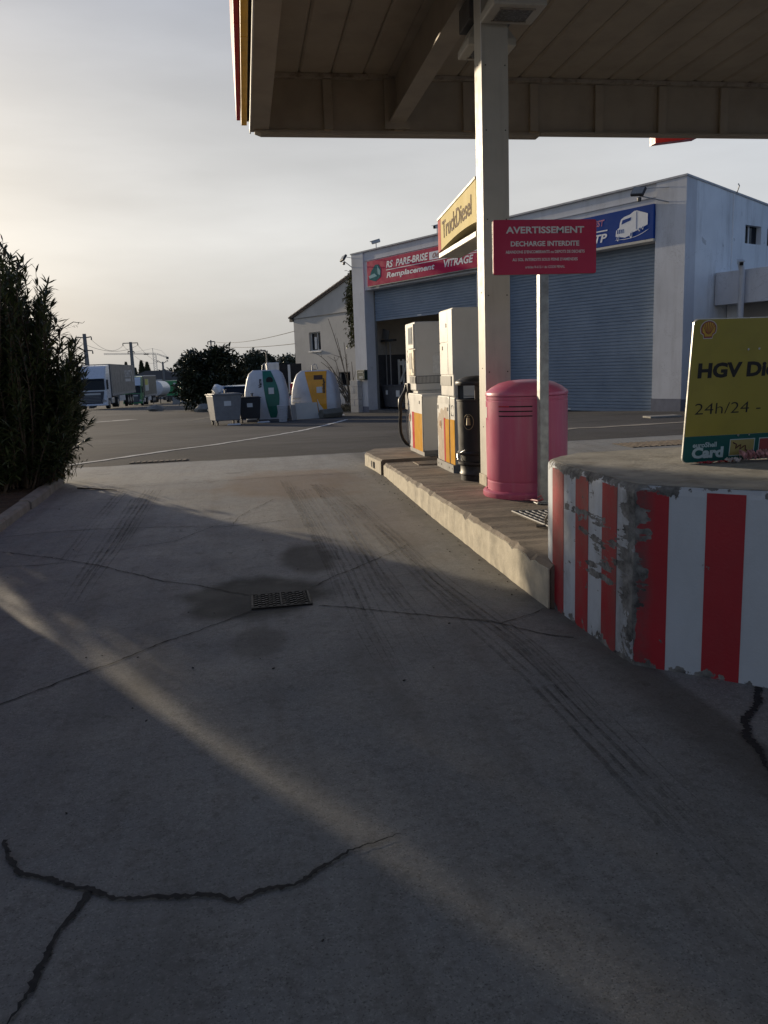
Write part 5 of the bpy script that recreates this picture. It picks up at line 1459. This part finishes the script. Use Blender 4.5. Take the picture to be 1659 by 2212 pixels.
# concrete post lying on the ground
t = MB(); c0, c1 = Vector((2.98, 32.85, gz(32.85) + .18)), Vector((3.85, 33.45, gz(33.45) + .22))
t.tube([c0, c1], .21, 6)
t.build('concrete_post', mat('mossy_concrete', (.15, .145, .12), .9, var=.25, vs_=5, dirt=.5), None, label='mossy lump of broken concrete post by the white boards', cat='rubble', origin=tuple(c0), bev=.03)
for k, (x, y, s, lab) in enumerate(((-6.45, 59.8, .55, 'grey boulder lying on the asphalt before the trucks'), (-2.6, 52, .6, 'pale rubble lump beside the round tree, larger one'), (-1.9, 50, .45, 'pale rubble lump behind the grey bin'))):
    lump('boulder', lab, 'rock', (x, y, gz(y) + s * .3), (s * 1.1, s * .8, s * .55), mat('boulder_stone', (.20, .195, .18), .9, var=.2), 40 + k)
for k, (x, y, lab) in enumerate(((.35, 31.0, 'white paper scrap under the black bin'), (-.75, 29.9, 'white paper scrap by the grey bin wheels'), (4.1, 35.6, 'crumpled white litter beside the concrete post'))):
    o = MB().slab([(x, y, gz(y) + .01), (x + .5 - .3 * (k > 1), y - .03, gz(y) + .012), (x + .45 - .3 * (k > 1), y + .2, gz(y) + .05), (x + .05, y + .22, gz(y) + .04)], (0, 0, .008)).build('litter', M_white, None, label=lab, cat='litter', origin=(x, y, gz(y)))

# ------------------------------------------------------------------ vehicles
def wheel(B, x, y, r, w, parent, hub=True):
    o = B().tube([(x - w / 2, y, r), (x + w / 2, y, r)], r, 20).build('wheel', M_rubber, parent, bev=.02)
    if hub: B().tube([(x - w / 2 - .01, y, r), (x + w / 2 + .01, y, r)], r * .5, 14).build('hub', M_steel, o)
    return o
def truck(name, lab, loc, rz, cab, cab_top, curtain, lettering=None, trailer='curtain', sc=1.0, grille=None):
    t = thing(name, lab, 'truck', loc, rz, group='trucks parked along the road'); T = Matrix.Translation(loc) @ Matrix.Rotation(rz, 4, 'Z'); B = lambda: MB(T)
    W = 1.25
    # cab shell: side profile swept across, narrowing at the roof
    prof = [(.06, .32), (.0, .55), (.0, 1.25), (.03, 1.72), (.16, 2.70), (.28, 3.05), (.55, 3.60), (.9, 3.84), (2.25, 3.95), (2.25, .95), (.6, .95), (.45, .32)]
    def ring(x, k): return [(x, y + (k if y < .7 else 0), z) for y, z in prof]
    B().loft([ring(-W, .14), ring(-W * .86, .02), ring(0, 0), ring(W * .86, .02), ring(W, .14)]).build('cab', cab, t, bev=.04)
    vis = B().prism([(-.02, 2.72), (.16, 2.74), (.56, 3.58), (.9, 3.82), (.52, 3.64), (.2, 3.05)], 'x', -W * .95, W * .95).build('roof_fairing', cab_top, t)
    B().slab([(-W * .93, .0, 1.72), (W * .93, .0, 1.72), (W * .91, .125, 2.74), (-W * .91, .125, 2.74)], (0, -.012, 0)).build('windscreen', M_glass, t)
    B().slab([(-W * .90, -.02, 2.58), (W * .90, -.02, 2.58), (W * .88, -.24, 2.70), (-W * .88, -.24, 2.70)], (0, 0, .03)).build('sun_visor', mat('visor_blue', (.05, .07, .11), .3), t)
    gm = grille or M_black
    g_ = B().slab([(-W * .70, -.012, .48), (W * .70, -.012, .48), (W * .86, -.006, 1.60), (-W * .86, -.006, 1.60)], (0, -.015, 0)).build('grille', mat('grille_dark', (.025, .03, .045), .4), t)
    for k in range(5): B().box(-W * .58, W * .58, -.04, -.029, .66 + .13 * k, .70 + .13 * k).build('grille_bar', M_pumpgrey, g_)
    B().box(-W * .6, W * .6, -.034, -.022, 1.30, 1.46).build('name_plate', M_camw, t)
    for s in (-1, 1):
        B().slab([(s * W * .66, -.012, .62), (s * W * .96, .06, .62), (s * W * .96, .06, .80), (s * W * .72, -.012, .92)], (0, -.02, 0)).build('headlight', mat('headlight', (.60, .62, .64), .1, metal=.6), t)
        mr = B().box(s * (W + .06), s * (W + .22), .10, .20, 2.02, 2.62).build('mirror', M_black, t, bev=.03)
        B().box(s * (W + .05), s * (W + .20), .10, .20, 1.75, 1.98).build('mirror_foot', M_black, mr)
        B().box(s * (W + .003), s * (W + .012), .35, 1.15, 1.75, 2.55).build('side_window', M_glass, t)
        B().box(s * (W + .003), s * (W + .010), .30, 1.2, 1.0, 1.72).build('door', cab, t, bev=.004)
    B().box(-W * .98, W * .98, -.06, .3, .32, .50).build('bumper', cab, t, bev=.05)
    for s in (-1, 1): wheel(B, s * 1.05, 1.42, .50, .32, t)
    for s in (-1, 1): wheel(B, s * 1.05, 5.1, .50, .55, t)
    B().box(-.45, .45, 1.0, 8, .6, .95).build('chassis', M_pumpdark, t)
    for s in (-1, 1):
        B().box(s * .7, s * 1.22, 2.6, 3.9, .42, .95).build('fuel_tank', mat('tank_alloy', (.36, .36, .36), .4, metal=.5), t, bev=.06)
    if trailer == 'curtain':
        B().box(-1.27, 1.27, 2.75, 16.2, 1.15, 3.98).build('curtain_body', curtain, t, bev=.03)
        B().box(-1.285, 1.285, 2.74, 16.21, 3.90, 4.03).build('top_rail', M_camw if lettering is None else curtain, t)
        B().box(-1.29, 1.29, 2.74, 16.21, 1.12, 1.34).build('side_rail', mat('rail_grey', (.17, .17, .17), .6, var=.2, vs_=3), t)
        for k in range(9):
            yk = 3.2 + 1.5 * k; B().box(1.271, 1.276, yk - .02, yk + .02, 1.36, 3.88).build('curtain_strap', curtain, t)
        for s in (-1, 1):
            B().box(s * 1.0, s * 1.25, 6.4, 9.6, .5, 1.05).build('side_guard', mat('guard_white', (.42, .42, .42), .6), t)
            for yk in (11.4, 12.75, 14.1): wheel(B, s * 1.05, yk, .50, .42, t)
        if lettering:
            text(lettering, (1.278, 10.2, 2.75), (0, 1, 0), (0, 0, 1), 3.6, .75, mat('faint_white', (.40, .40, .40), .6), t, bold=.03, xf=T)
            B().box(1.273, 1.279, 10.3, 13.6, 2.35, 2.62).build('slogan_bar', MATS['faint_white'], t)
            B().slab([(1.274, 14.0, 3.6), (1.274, 14.5, 3.5), (1.274, 15.3, 2.3), (1.274, 14.9, 2.25), (1.274, 14.6, 3.0)], (.004, 0, 0)).build('curtain_emblem', MATS['faint_white'], t)
    return t, T
M_cabw = mat('truck_white', (.52, .55, .60), .3, var=.04, coat=.3)
M_curtg = mat('curtain_grey', (.115, .115, .115), .55, var=.12, vs_=1.5)
M_cabg = mat('truck_green', (.012, .16, .05), .3, var=.05, coat=.3)
M_curtd = mat('curtain_dark', (.055, .060, .055), .55, var=.15, vs_=1.5)
truck('white_truck', 'white articulated truck with a grey curtain trailer, nearest of the parked trucks', (-13.55, 75.5, gz(75.5)), R(-1.5), M_cabw, M_cabw, M_curtg, 'SCHMITZ')
t2, T2 = truck('green_truck', 'green and white truck with a dark curtain trailer behind the white truck', (-15.0, 112, gz(112)), R(-1.0), M_cabg, M_cabw, M_curtd)
MB(T2).box(1.273, 1.280, 4.0, 7.5, 1.9, 3.5).build('pale_panel', mat('panel_pale', (.40, .42, .40), .6), t2)
MB(T2).box(1.281, 1.286, 4.0, 7.0, 2.7, 3.5).build('yellow_panel', mat('panel_yellow', (.42, .40, .06), .6), t2)
def semitrailer(name, lab, loc, rz, kind):
    t = thing(name, lab, 'trailer', loc, rz, group='trucks parked along the road'); T = Matrix.Translation(loc) @ Matrix.Rotation(rz, 4, 'Z'); B = lambda: MB(T)
    B().box(-.5, .5, 0, 11.5, .9, 1.15).build('chassis', M_pumpdark, t)
    for s in (-1, 1):
        for yk in (7.5, 8.8, 10.1): wheel(B, s * 1.05, yk, .5, .42, t, False)
        B().box(s * .5, s * .62, 1.2, 1.35, 0, 1.0).build('landing_leg', M_pumpdark, t)
        B().box(s * .8, s * 1.2, 3, 6, .45, .95).build('side_box', M_pumpdark, t)
    if kind == 'tank':
        pts = [(0, .0, 2.45), (0, .25, 2.45), (0, 5.5, 2.4), (0, 11.0, 2.3), (0, 11.4, 2.3)]
        B().tube(pts, [.7, 1.2, 1.25, 1.2, .75], 28).build('tank', mat('tank_white', (.56, .57, .58), .35, var=.05), t, smooth=True)
        B().box(-.15, .15, 2, 10, 3.66, 3.76).build('walkway', M_steel, t)
        for yk in (3.0, 5.5, 8.0): B().tube([(0, yk, 3.6), (0, yk, 3.85)], .25, 12).build('manlid', M_steel, t)
        B().tube([(-.9, -.02, 1.6), (-.5, -.02, 1.5)], .2, 8).build('spare_wheel', M_rubber, t)
    else:
        B().box(-1.22, 1.22, .0, 12.0, 1.25, 3.85).build('container', mat('container_green', (.006, .20, .07), .45, var=.06), t, bev=.02)
        for k in range(16): B().box(1.222, 1.25, .3 + .74 * k, .62 + .74 * k, 1.4, 3.7).build('corrugation', MATS['container_green'], t)
        for k in range(5): B().box(-1.1 + .5 * k, -.85 + .5 * k, -.03, -.002, 1.4, 3.7).build('front_corrugation', MATS['container_green'], t)
        B().box(.45, .85, -.04, -.031, 3.2, 3.5).build('plate', M_white, t)
    return t
semitrailer('tank_trailer', 'white tank trailer behind the green truck', (-14.2, 133, gz(133)), R(-1), 'tank')
semitrailer('container_trailer', 'bright green container trailer at the end of the truck row', (-13.2, 150, gz(150)), R(-4), 'box')

def car(name, lab, loc, rz, body, L=4.2, H=1.5):
    t = thing(name, lab, 'car', loc, rz, group='cars parked behind the recycling banks'); T = Matrix.Translation(loc) @ Matrix.Rotation(rz, 4, 'Z'); B = lambda: MB(T)
    W = .87
    low = [(0, .30), (-.02, .62), (.25, .80), (1.0, .92), (L - .35, .96), (L - .05, .82), (L, .45), (L - .1, .28), (.1, .24)]
    def r(x, k): return [(x, y + (.10 * k if y < L / 2 else -.10 * k), z - .03 * k * (z > .7)) for y, z in low]
    B().loft([r(-W, 1), r(-W * .9, 0), r(W * .9, 0), r(W, 1)]).build('body', body, t, bev=.03)
    def cabin(x, k): return [(.95 + .1 * k, .90), (1.62 + .1 * k, H - .04 * k), (2.2, H), (L - .75 - .1 * k, H - .05), (L - .25 - .08 * k, .93)]
    B().loft([[(-W * .95, *p) for p in cabin(0, 1)], [(-W * .78, *p) for p in [(.95, .9), (1.68, H - .06), (2.2, H - .02), (L - .8, H - .07), (L - .25, .93)]],
              [(W * .78, *p) for p in [(.95, .9), (1.68, H - .06), (2.2, H - .02), (L - .8, H - .07), (L - .25, .93)]], [(W * .95, *p) for p in cabin(0, 1)]]).build('glasshouse', M_glass, t)
    B().loft([[(-W * .80, *p) for p in [(1.60, H - .03), (2.2, H + .01), (L - .85, H - .04)]] + [(-W * .80, L - .85, H - .08), (-W * .80, 2.2, H - .03), (-W * .80, 1.66, H - .08)],
              [(W * .80, *p) for p in [(1.60, H - .03), (2.2, H + .01), (L - .85, H - .04)]] + [(W * .80, L - .85, H - .08), (W * .80, 2.2, H - .03), (W * .80, 1.66, H - .08)]]).build('roof', body, t, bev=.02)
    for s in (-1, 1):
        for p, q in (((1.0, .92), (1.66, H - .03)), ((2.35, .93), (2.4, H - .02)), ((L - .3, .93), (L - .82, H - .05))):
            B().tube([(s * W * .93, p[0], p[1]), (s * W * .80, q[0], q[1])], .045, 5).build('pillar', body, t)
        for yk in (.75, L - .8): wheel(B, s * .74, yk, .31, .2, t)
        B().box(s * .45, s * .8, -.03, .05, .58, .74).build('headlight', MATS['headlight'], t, bev=.02)
        B().box(s * .5, s * .82, L - .06, L + .005, .6, .8).build('tail_light', M_pumpred, t)
        B().box(s * .88, s * 1.02, 1.15, 1.25, .95, 1.08).build('mirror', body, t, bev=.02)
    return t
car('blue_car', 'pale blue hatchback parked behind the wheeled bins', (-.55, 37.5, gz(37.5)), R(-8), mat('car_blue', (.06, .18, .36), .25, var=.05, coat=.4))
car('white_car', 'white car parked behind the bare shrub', (6.6, 45.0, gz(45)), R(75), mat('car_white', (.56, .57, .58), .25, var=.04, coat=.4))
# lorry seen between the two banks
yy = 46.0
t = thing('tipper_lorry', 'white lorry with a dark open rear seen between the recycling banks', 'truck', (2.3, yy, gz(yy)))
MB().box(1.25, 1.95, yy, yy + 5, 1.05, 2.15).build('white_body', M_white, t, bev=.04)
MB().box(1.96, 3.2, yy + .05, yy + 5, 1.0, 2.05).build('dark_body', M_dark, t)
MB().box(2.5, 3.3, yy - .1, yy - .004, .35, .95).build('red_board', M_red, t)
MB().box(2.4, 3.2, yy - .05, yy + 4.9, -.1, .34).build('underside', M_pumpdark, t)
MB().box(2.42, 2.56, yy - .06, yy - .02, .6, 2.0).build('stay', M_white, t)
for s in (1.5, 3.0): wheel(lambda: MB(Matrix.Translation((0, 0, gz(yy)))), s, yy + .6, .45, .3, t)

# ------------------------------------------------------------------ trees
def blob_tree(name, lab, base, trunk_h, blobs, n, ls, m, seed, group=None, cat='tree', flat=1.0):
    t = thing(name, lab, cat, base, group=group); r = random.Random(seed); x0, y0, z0 = base
    tr = MB().tube([(x0, y0, z0 - .2), (x0 + .05, y0, z0 + trunk_h * .5), (x0 - .05, y0, z0 + trunk_h)], [.16 * ls / .22, .12 * ls / .22, .09 * ls / .22], 8)
    for (bx, by_, bz, br) in blobs:
        tr.tube([(x0, y0, z0 + trunk_h * .8), ((x0 + bx) / 2, (y0 + by_) / 2, (z0 + trunk_h + bz) / 2), (bx, by_, bz)], [.07 * ls / .22, .05 * ls / .22, .02 * ls / .22], 5)
    tr.build('trunk', M_bark, t)
    mb = MB(); tot = sum(b[3] ** 2 for b in blobs)
    for (bx, by_, bz, br) in blobs:
        for _ in range(int(n * br * br / tot)):
            d = Vector((r.gauss(0, 1), r.gauss(0, 1), r.gauss(0, 1))).normalized(); k = br * (1 - .55 * r.random() ** 1.6) * (1 + .25 * math.sin(5 * d.x + 7 * d.z + bx))
            p = Vector((bx, by_, bz)) + Vector((d.x, d.y, d.z * flat)) * k
            leaf_geo(mb, p, (d + Vector((r.gauss(0, .7), r.gauss(0, .7), r.gauss(0, .6)))), ls * r.uniform(.7, 1.4), ls * .26, r.uniform(-1, 1))
    mb.build('crown', m, t, kind='stuff')
    return t
M_dleaf = make_leaf('dark_leaf', (.012, .018, .008), (.030, .038, .014))
M_pine = make_leaf('pine_leaf', (.020, .028, .016), (.045, .055, .03))
yb = 55.0; z0 = gz(yb); r_ = random.Random(8); bl = []
for i in range(46):
    a, k = r_.uniform(0, 6.283), r_.random() ** .5; zz = r_.random()
    wd_ = 2.65 * math.sin(math.pi * (.18 + .72 * zz)) ; bl.append((-2.25 + wd_ * k * math.cos(a), yb + wd_ * k * math.sin(a) * .8, z0 + .85 + 2.7 * zz, r_.uniform(.45, .8)))
blob_tree('round_tree', 'round dark dense tree behind the wheeled bins', (-2.3, yb, z0), 1.3, bl, 13000, .26, M_dleaf, 9)
yb = 88.0; z0 = gz(yb)
bl = [(1.45 + r_.uniform(-1.7, 1.5), yb + r_.uniform(-1.5, 1.5), 1.3 + 1.9 * r_.random(), r_.uniform(.5, .95)) for _ in range(22)]
blob_tree('pine_tree', 'broad pine crown behind the bottle bank', (1.4, yb, z0), 2.6, bl, 5200, .34, M_pine, 10)
bl = [(6 + r_.uniform(-3.4, 2.4), 120 + r_.uniform(-2, 2), 1.2 + 1.6 * r_.random(), r_.uniform(.8, 1.3)) for _ in range(18)]
blob_tree('pine_tree', 'low distant pine left of the beige house', (6, 120, gz(120)), 2.6, bl, 3600, .45, M_pine, 12)
def cypress(px_, y, ztop, zbase, rad, lab, seed):
    z0 = zbase; r = random.Random(seed); t = thing('cypress_tree', lab, 'tree', (px_, y, z0), group='cypresses on the skyline')
    MB().tube([(px_, y, z0 - 2), (px_, y, z0 + .8 * (ztop - z0))], [.3, .08], 6).build('trunk', M_bark, t)
    mb = MB()
    for _ in range(1100):
        k = r.random(); rr = rad * (math.sin(math.pi * min(1, .12 + .88 * k)) ** .7) * (1 - .55 * k) * r.uniform(.6, 1.15); a = r.uniform(0, 6.283)
        leaf_geo(mb, Vector((px_ + rr * math.cos(a), y + rr * math.sin(a), z0 + (ztop - z0) * k)), Vector((.3 * math.cos(a), .3 * math.sin(a), 1)), .9, .25)
    mb.build('crown', M_dleaf, t, kind='stuff')
for k, (x, zt, zb_, rd, lab) in enumerate(((-34.4, 5.6, -1, .75, 'leftmost thin cypress beside the nearer line of poles'), (-31.9, 3.8, -1, .7, 'short cypress just behind the middle power pole'), (-30.0, 5.9, -1.5, 1.25, 'tall cypress left of the pair behind the green truck'), (-28.4, 5.4, -1.5, 1.2, 'tall cypress right of the pair behind the green truck'))):
    cypress(x, 250, zt, zb_, rd, lab, 60 + k)
# far wooded ridge: reads as one mass
mb = MB(); r_ = random.Random(77)
def ridge(x):
    return 2.2 + 1.5 * math.exp(-((x + 20) / 9) ** 2) + .7 * math.sin(x * .21) + .5 * math.sin(x * .63 + 1)
for _ in range(15000):
    x = r_.uniform(-120, 60); y = 300 + r_.uniform(-8, 12); top = ridge(x) * 1.0 + .25 * math.sin(x * 2.1)
    z = -5 + (top + 5) * r_.random() ** .6
    leaf_geo(mb, Vector((x, y, z)), Vector((r_.gauss(0, 1), r_.gauss(0, 1), r_.gauss(.3, .8))), r_.uniform(1.0, 2.0), .5, r_.uniform(-1, 1))
mb.build('far_wood', M_pine, None, label='dark wooded ridge along the skyline behind the trucks', cat='wood', kind='stuff')
hl = MB(); n = 60; hl.v = []
for i in range(n + 1):
    x = -200 + 300 * i / n; hl.v += [(x, 312, ridge(x) - 1.0), (x, 312, -12), (x, 340, -12)]
for i in range(n):
    for j in range(2): hl.f.append((3 * i + j, 3 * i + 3 + j, 3 * i + 4 + j, 3 * i + 1 + j))
hl.build('hills', M_pine, kind='structure')
# hedge and fence mass left of the tree, pale low wall
mb = MB()
for _ in range(2600):
    x, y = r_.uniform(-12, -3), r_.uniform(158, 163); leaf_geo(mb, Vector((x, y, gz(y) + 2.4 * r_.random())), Vector((r_.gauss(0, 1), r_.gauss(0, 1), 1)), r_.uniform(.3, .7), .1)
mb.build('hedge', M_dleaf, None, label='dark hedge at the end of the road right of the green container', cat='hedge', kind='stuff')
t = thing('boundary_wall', 'low pale boundary wall beyond the round tree', 'wall', (-6, 120, gz(120)))
for k in range(7): MB().box(-10.5 + 1.5 * k, -9.04 + 1.5 * k, 120, 120.2, gz(120) - .3, gz(120) + 1.0).build('wall_panel', mat('pale_render', (.33, .31, .28), .85, var=.15), t)

# far houses
def far_house(lab, x, y, w, h, rh, m, mr):
    t = thing('far_house', lab, 'house', (x, y, gz(y))); z = gz(y)
    MB().box(x - w / 2, x + w / 2, y, y + 8, z - 1, z + h).build('wall', m, t)
    MB().prism([(x - w / 2 - .5, z + h + .01), (x + w / 2 + .5, z + h + .01), (x + w * .15, z + h + rh), (x - w * .15, z + h + rh)], 'y', y - .4, y + 8.4).build('roof', mr, t)
    for k in range(3):
        xx = x - w * .3 + w * .3 * k
        MB().box(xx - .5, xx + .5, y - .05, y - .005, z + h * .35, z + h * .7).build('window', M_glass, t)
far_house('low distant house with a grey hipped roof behind the tank trailer', -21.5, 205, 15, 4.4, 2.3, M_house, mat('far_roof', (.11, .10, .095), .9))
far_house('pale flat distant block just left of the beige house', 7.5, 100, 3.2, 4.2, .25, M_white, M_gwall)

# ------------------------------------------------------------------ power poles, cables, crane, lamp
M_pole = mat('pole_concrete', (.17, .165, .155), .85, var=.15)
def pole(lab, x, y, zt, lean, arms, r0=.30, r1=.17):
    t = thing('power_pole', lab, 'power pole', (x, y, gz(y)), group='power poles'); z0 = gz(y)
    top = Vector((x + lean, y, zt)); bot = Vector((x, y, z0 - .3))
    MB().tube([bot, bot.lerp(top, .5), top], [r0, (r0 + r1) / 2, r1], 10).build('shaft', M_pole, t)
    tips = []
    for (zc, l, r, rise) in arms:
        c = Vector((x + lean * (zc - z0) / (zt - z0), y, zc))
        a = MB().tube([c + Vector((-l, 0, rise)), c + Vector((-.05, 0, 0)), c + Vector((.05, 0, 0)), c + Vector((r, 0, rise))], .07, 6).build('cross_arm', M_pumpdark, t)
        for dx in (-l, r):
            if abs(dx) < .2: continue
            MB().tube([c + Vector((dx, 0, rise)), c + Vector((dx, 0, rise - .35))], [.05, .09], 6).build('insulator', M_pumpdark, a); tips.append(c + Vector((dx, 0, rise - .35)))
    return t, tips
pA, tA = pole('nearest leaning concrete power pole behind the white truck', -18.14, 100, 6.85, 0, [(6.4, .95, .75, .1), (4.95, .1, .75, -.05)], .33, .20)
pB, tB = pole('middle power pole with a wide cross arm left of the crane mast', -16.92, 130, 7.0, 0, [(6.85, 1.15, 1.05, 0), (5.55, .5, .4, .05)], .36, .22)
pC, tC = pole('distant power pole with a V shaped arm behind the tank trailer', -18.1, 190, 4.9, 0, [(4.5, 1.1, 1.15, .75)], .30, .2)
pD, tD = pole('small power pole top behind the round tree', -4.1, 110, 6.1, 0, [(5.9, .4, .5, 0)], .14, .1)
def cable(lab, a, b, sag, r=.022):
    pts = [Vector(a).lerp(Vector(b), k / 14) - Vector((0, 0, sag * 4 * (k / 14) * (1 - k / 14))) for k in range(15)]
    MB().tube(pts, r, 4).build('power_cable', M_pumpdark, None, label=lab, cat='cable', origin=tuple(pts[0]), group='power cables')
cable('upper sagging cable between the nearest and the middle power poles', tA[1], tB[0], 1.0)
cable('lower sagging cable between the nearest and the middle power poles', tA[0], tB[1], 1.1)
cable('cable from the middle power pole to the distant V armed pole, left one', tB[0], tC[0], 1.2)
cable('cable from the middle power pole to the distant V armed pole, right one', tB[1], tC[1], 1.2)
hz_ = gpt(-30.5, 5.0, 0)
cable('upper cable from the small pole to the beige house', tD[-1] + Vector((0, 0, .3)), Vector((hz_.x, hz_.y, 4.2)), .35)
cable('lower cable from the small pole to the beige house', tD[0], Vector((hz_.x, hz_.y, 3.4)), .3)
t = thing('street_lamp', 'slim street lamp above the bottle bank', 'street lamp', (1.67, 60, gz(60)))
MB().tube([(1.67, 60, gz(60)), (1.66, 60, 3.1), (1.62, 60, 3.2), (1.3, 60, 3.22)], [.06, .045, .04, .03], 8).build('post', M_pumpgrey, t)
MB().box(1.22, 1.62, 59.9, 60.1, 3.16, 3.25).build('lamp_head', M_pumpgrey, t, bev=.03)
t = thing('radio_mast', 'thin distant lattice mast left of the beige house', 'mast', (11.3, 200, gz(200)))
MB().tube([(11.2, 200, -4), (11.3, 200, 6.4)], [.14, .05], 4).tube([(11.6, 200, -4), (11.3, 200, 6.4)], [.1, .05], 4).build('mast', M_pumpgrey, t)
# tower crane
S = 2.0
def cp(x, z): return Vector((x * S, 600, 1.6 + (z - 1.6) * S))
cr_ = thing('tower_crane', 'slender tower crane with a long jib on the skyline', 'crane', (-62.3, 600, -6))
def lattice(p, q, d, rr, name, n):
    mb = MB(); n_ = n
    for o_ in (Vector((0, 0, d)), Vector((0, 0, -d))) if abs((q - p).x) > abs((q - p).z) else (Vector((d, 0, 0)), Vector((-d, 0, 0))):
        mb.tube([p + o_, q + o_], rr, 4)
    o1, o2 = (Vector((0, 0, d)), Vector((0, 0, -d))) if abs((q - p).x) > abs((q - p).z) else (Vector((d, 0, 0)), Vector((-d, 0, 0)))
    for k in range(n_):
        a, b = p.lerp(q, k / n_), p.lerp(q, (k + 1) / n_); mb.tube([a + o1, b + o2], rr * .6, 3); mb.tube([a + o2, b + o1], rr * .6, 3)
    mb.build(name, mat('crane_paint', (.30, .30, .29), .6), cr_)
lattice(cp(-48.5, 10.2), cp(-30.6, 9.75), .45, .10, 'jib', 26)
lattice(cp(-31.2, 9.7), cp(-31.2, -3), 1.1, .16, 'mast', 16)
lattice(cp(-30.4, 9.7), cp(-26.6, 8.2), .4, .10, 'counter_jib', 6)
MB().tube([cp(-31.6, 9.6), cp(-31.7, 11.7)], .15, 4).build('tower_head', MATS['crane_paint'], cr_)
MB().tube([cp(-31.7, 11.6), cp(-40, 10.1)], .07, 3).tube([cp(-31.7, 11.6), cp(-28.6, 10.7)], .07, 3).tube([cp(-28.6, 10.7), cp(-26.6, 8.2)], .07, 3).build('tie_bar', MATS['crane_paint'], cr_)
MB().cbox(cp(-34.0, 9.65), (3.2, 2, .7)).build('trolley', M_pumpdark, cr_)
MB().cbox(cp(-26.8, 8.1), (1.6, 2, 1.6)).build('counterweight', M_pumpdark, cr_)
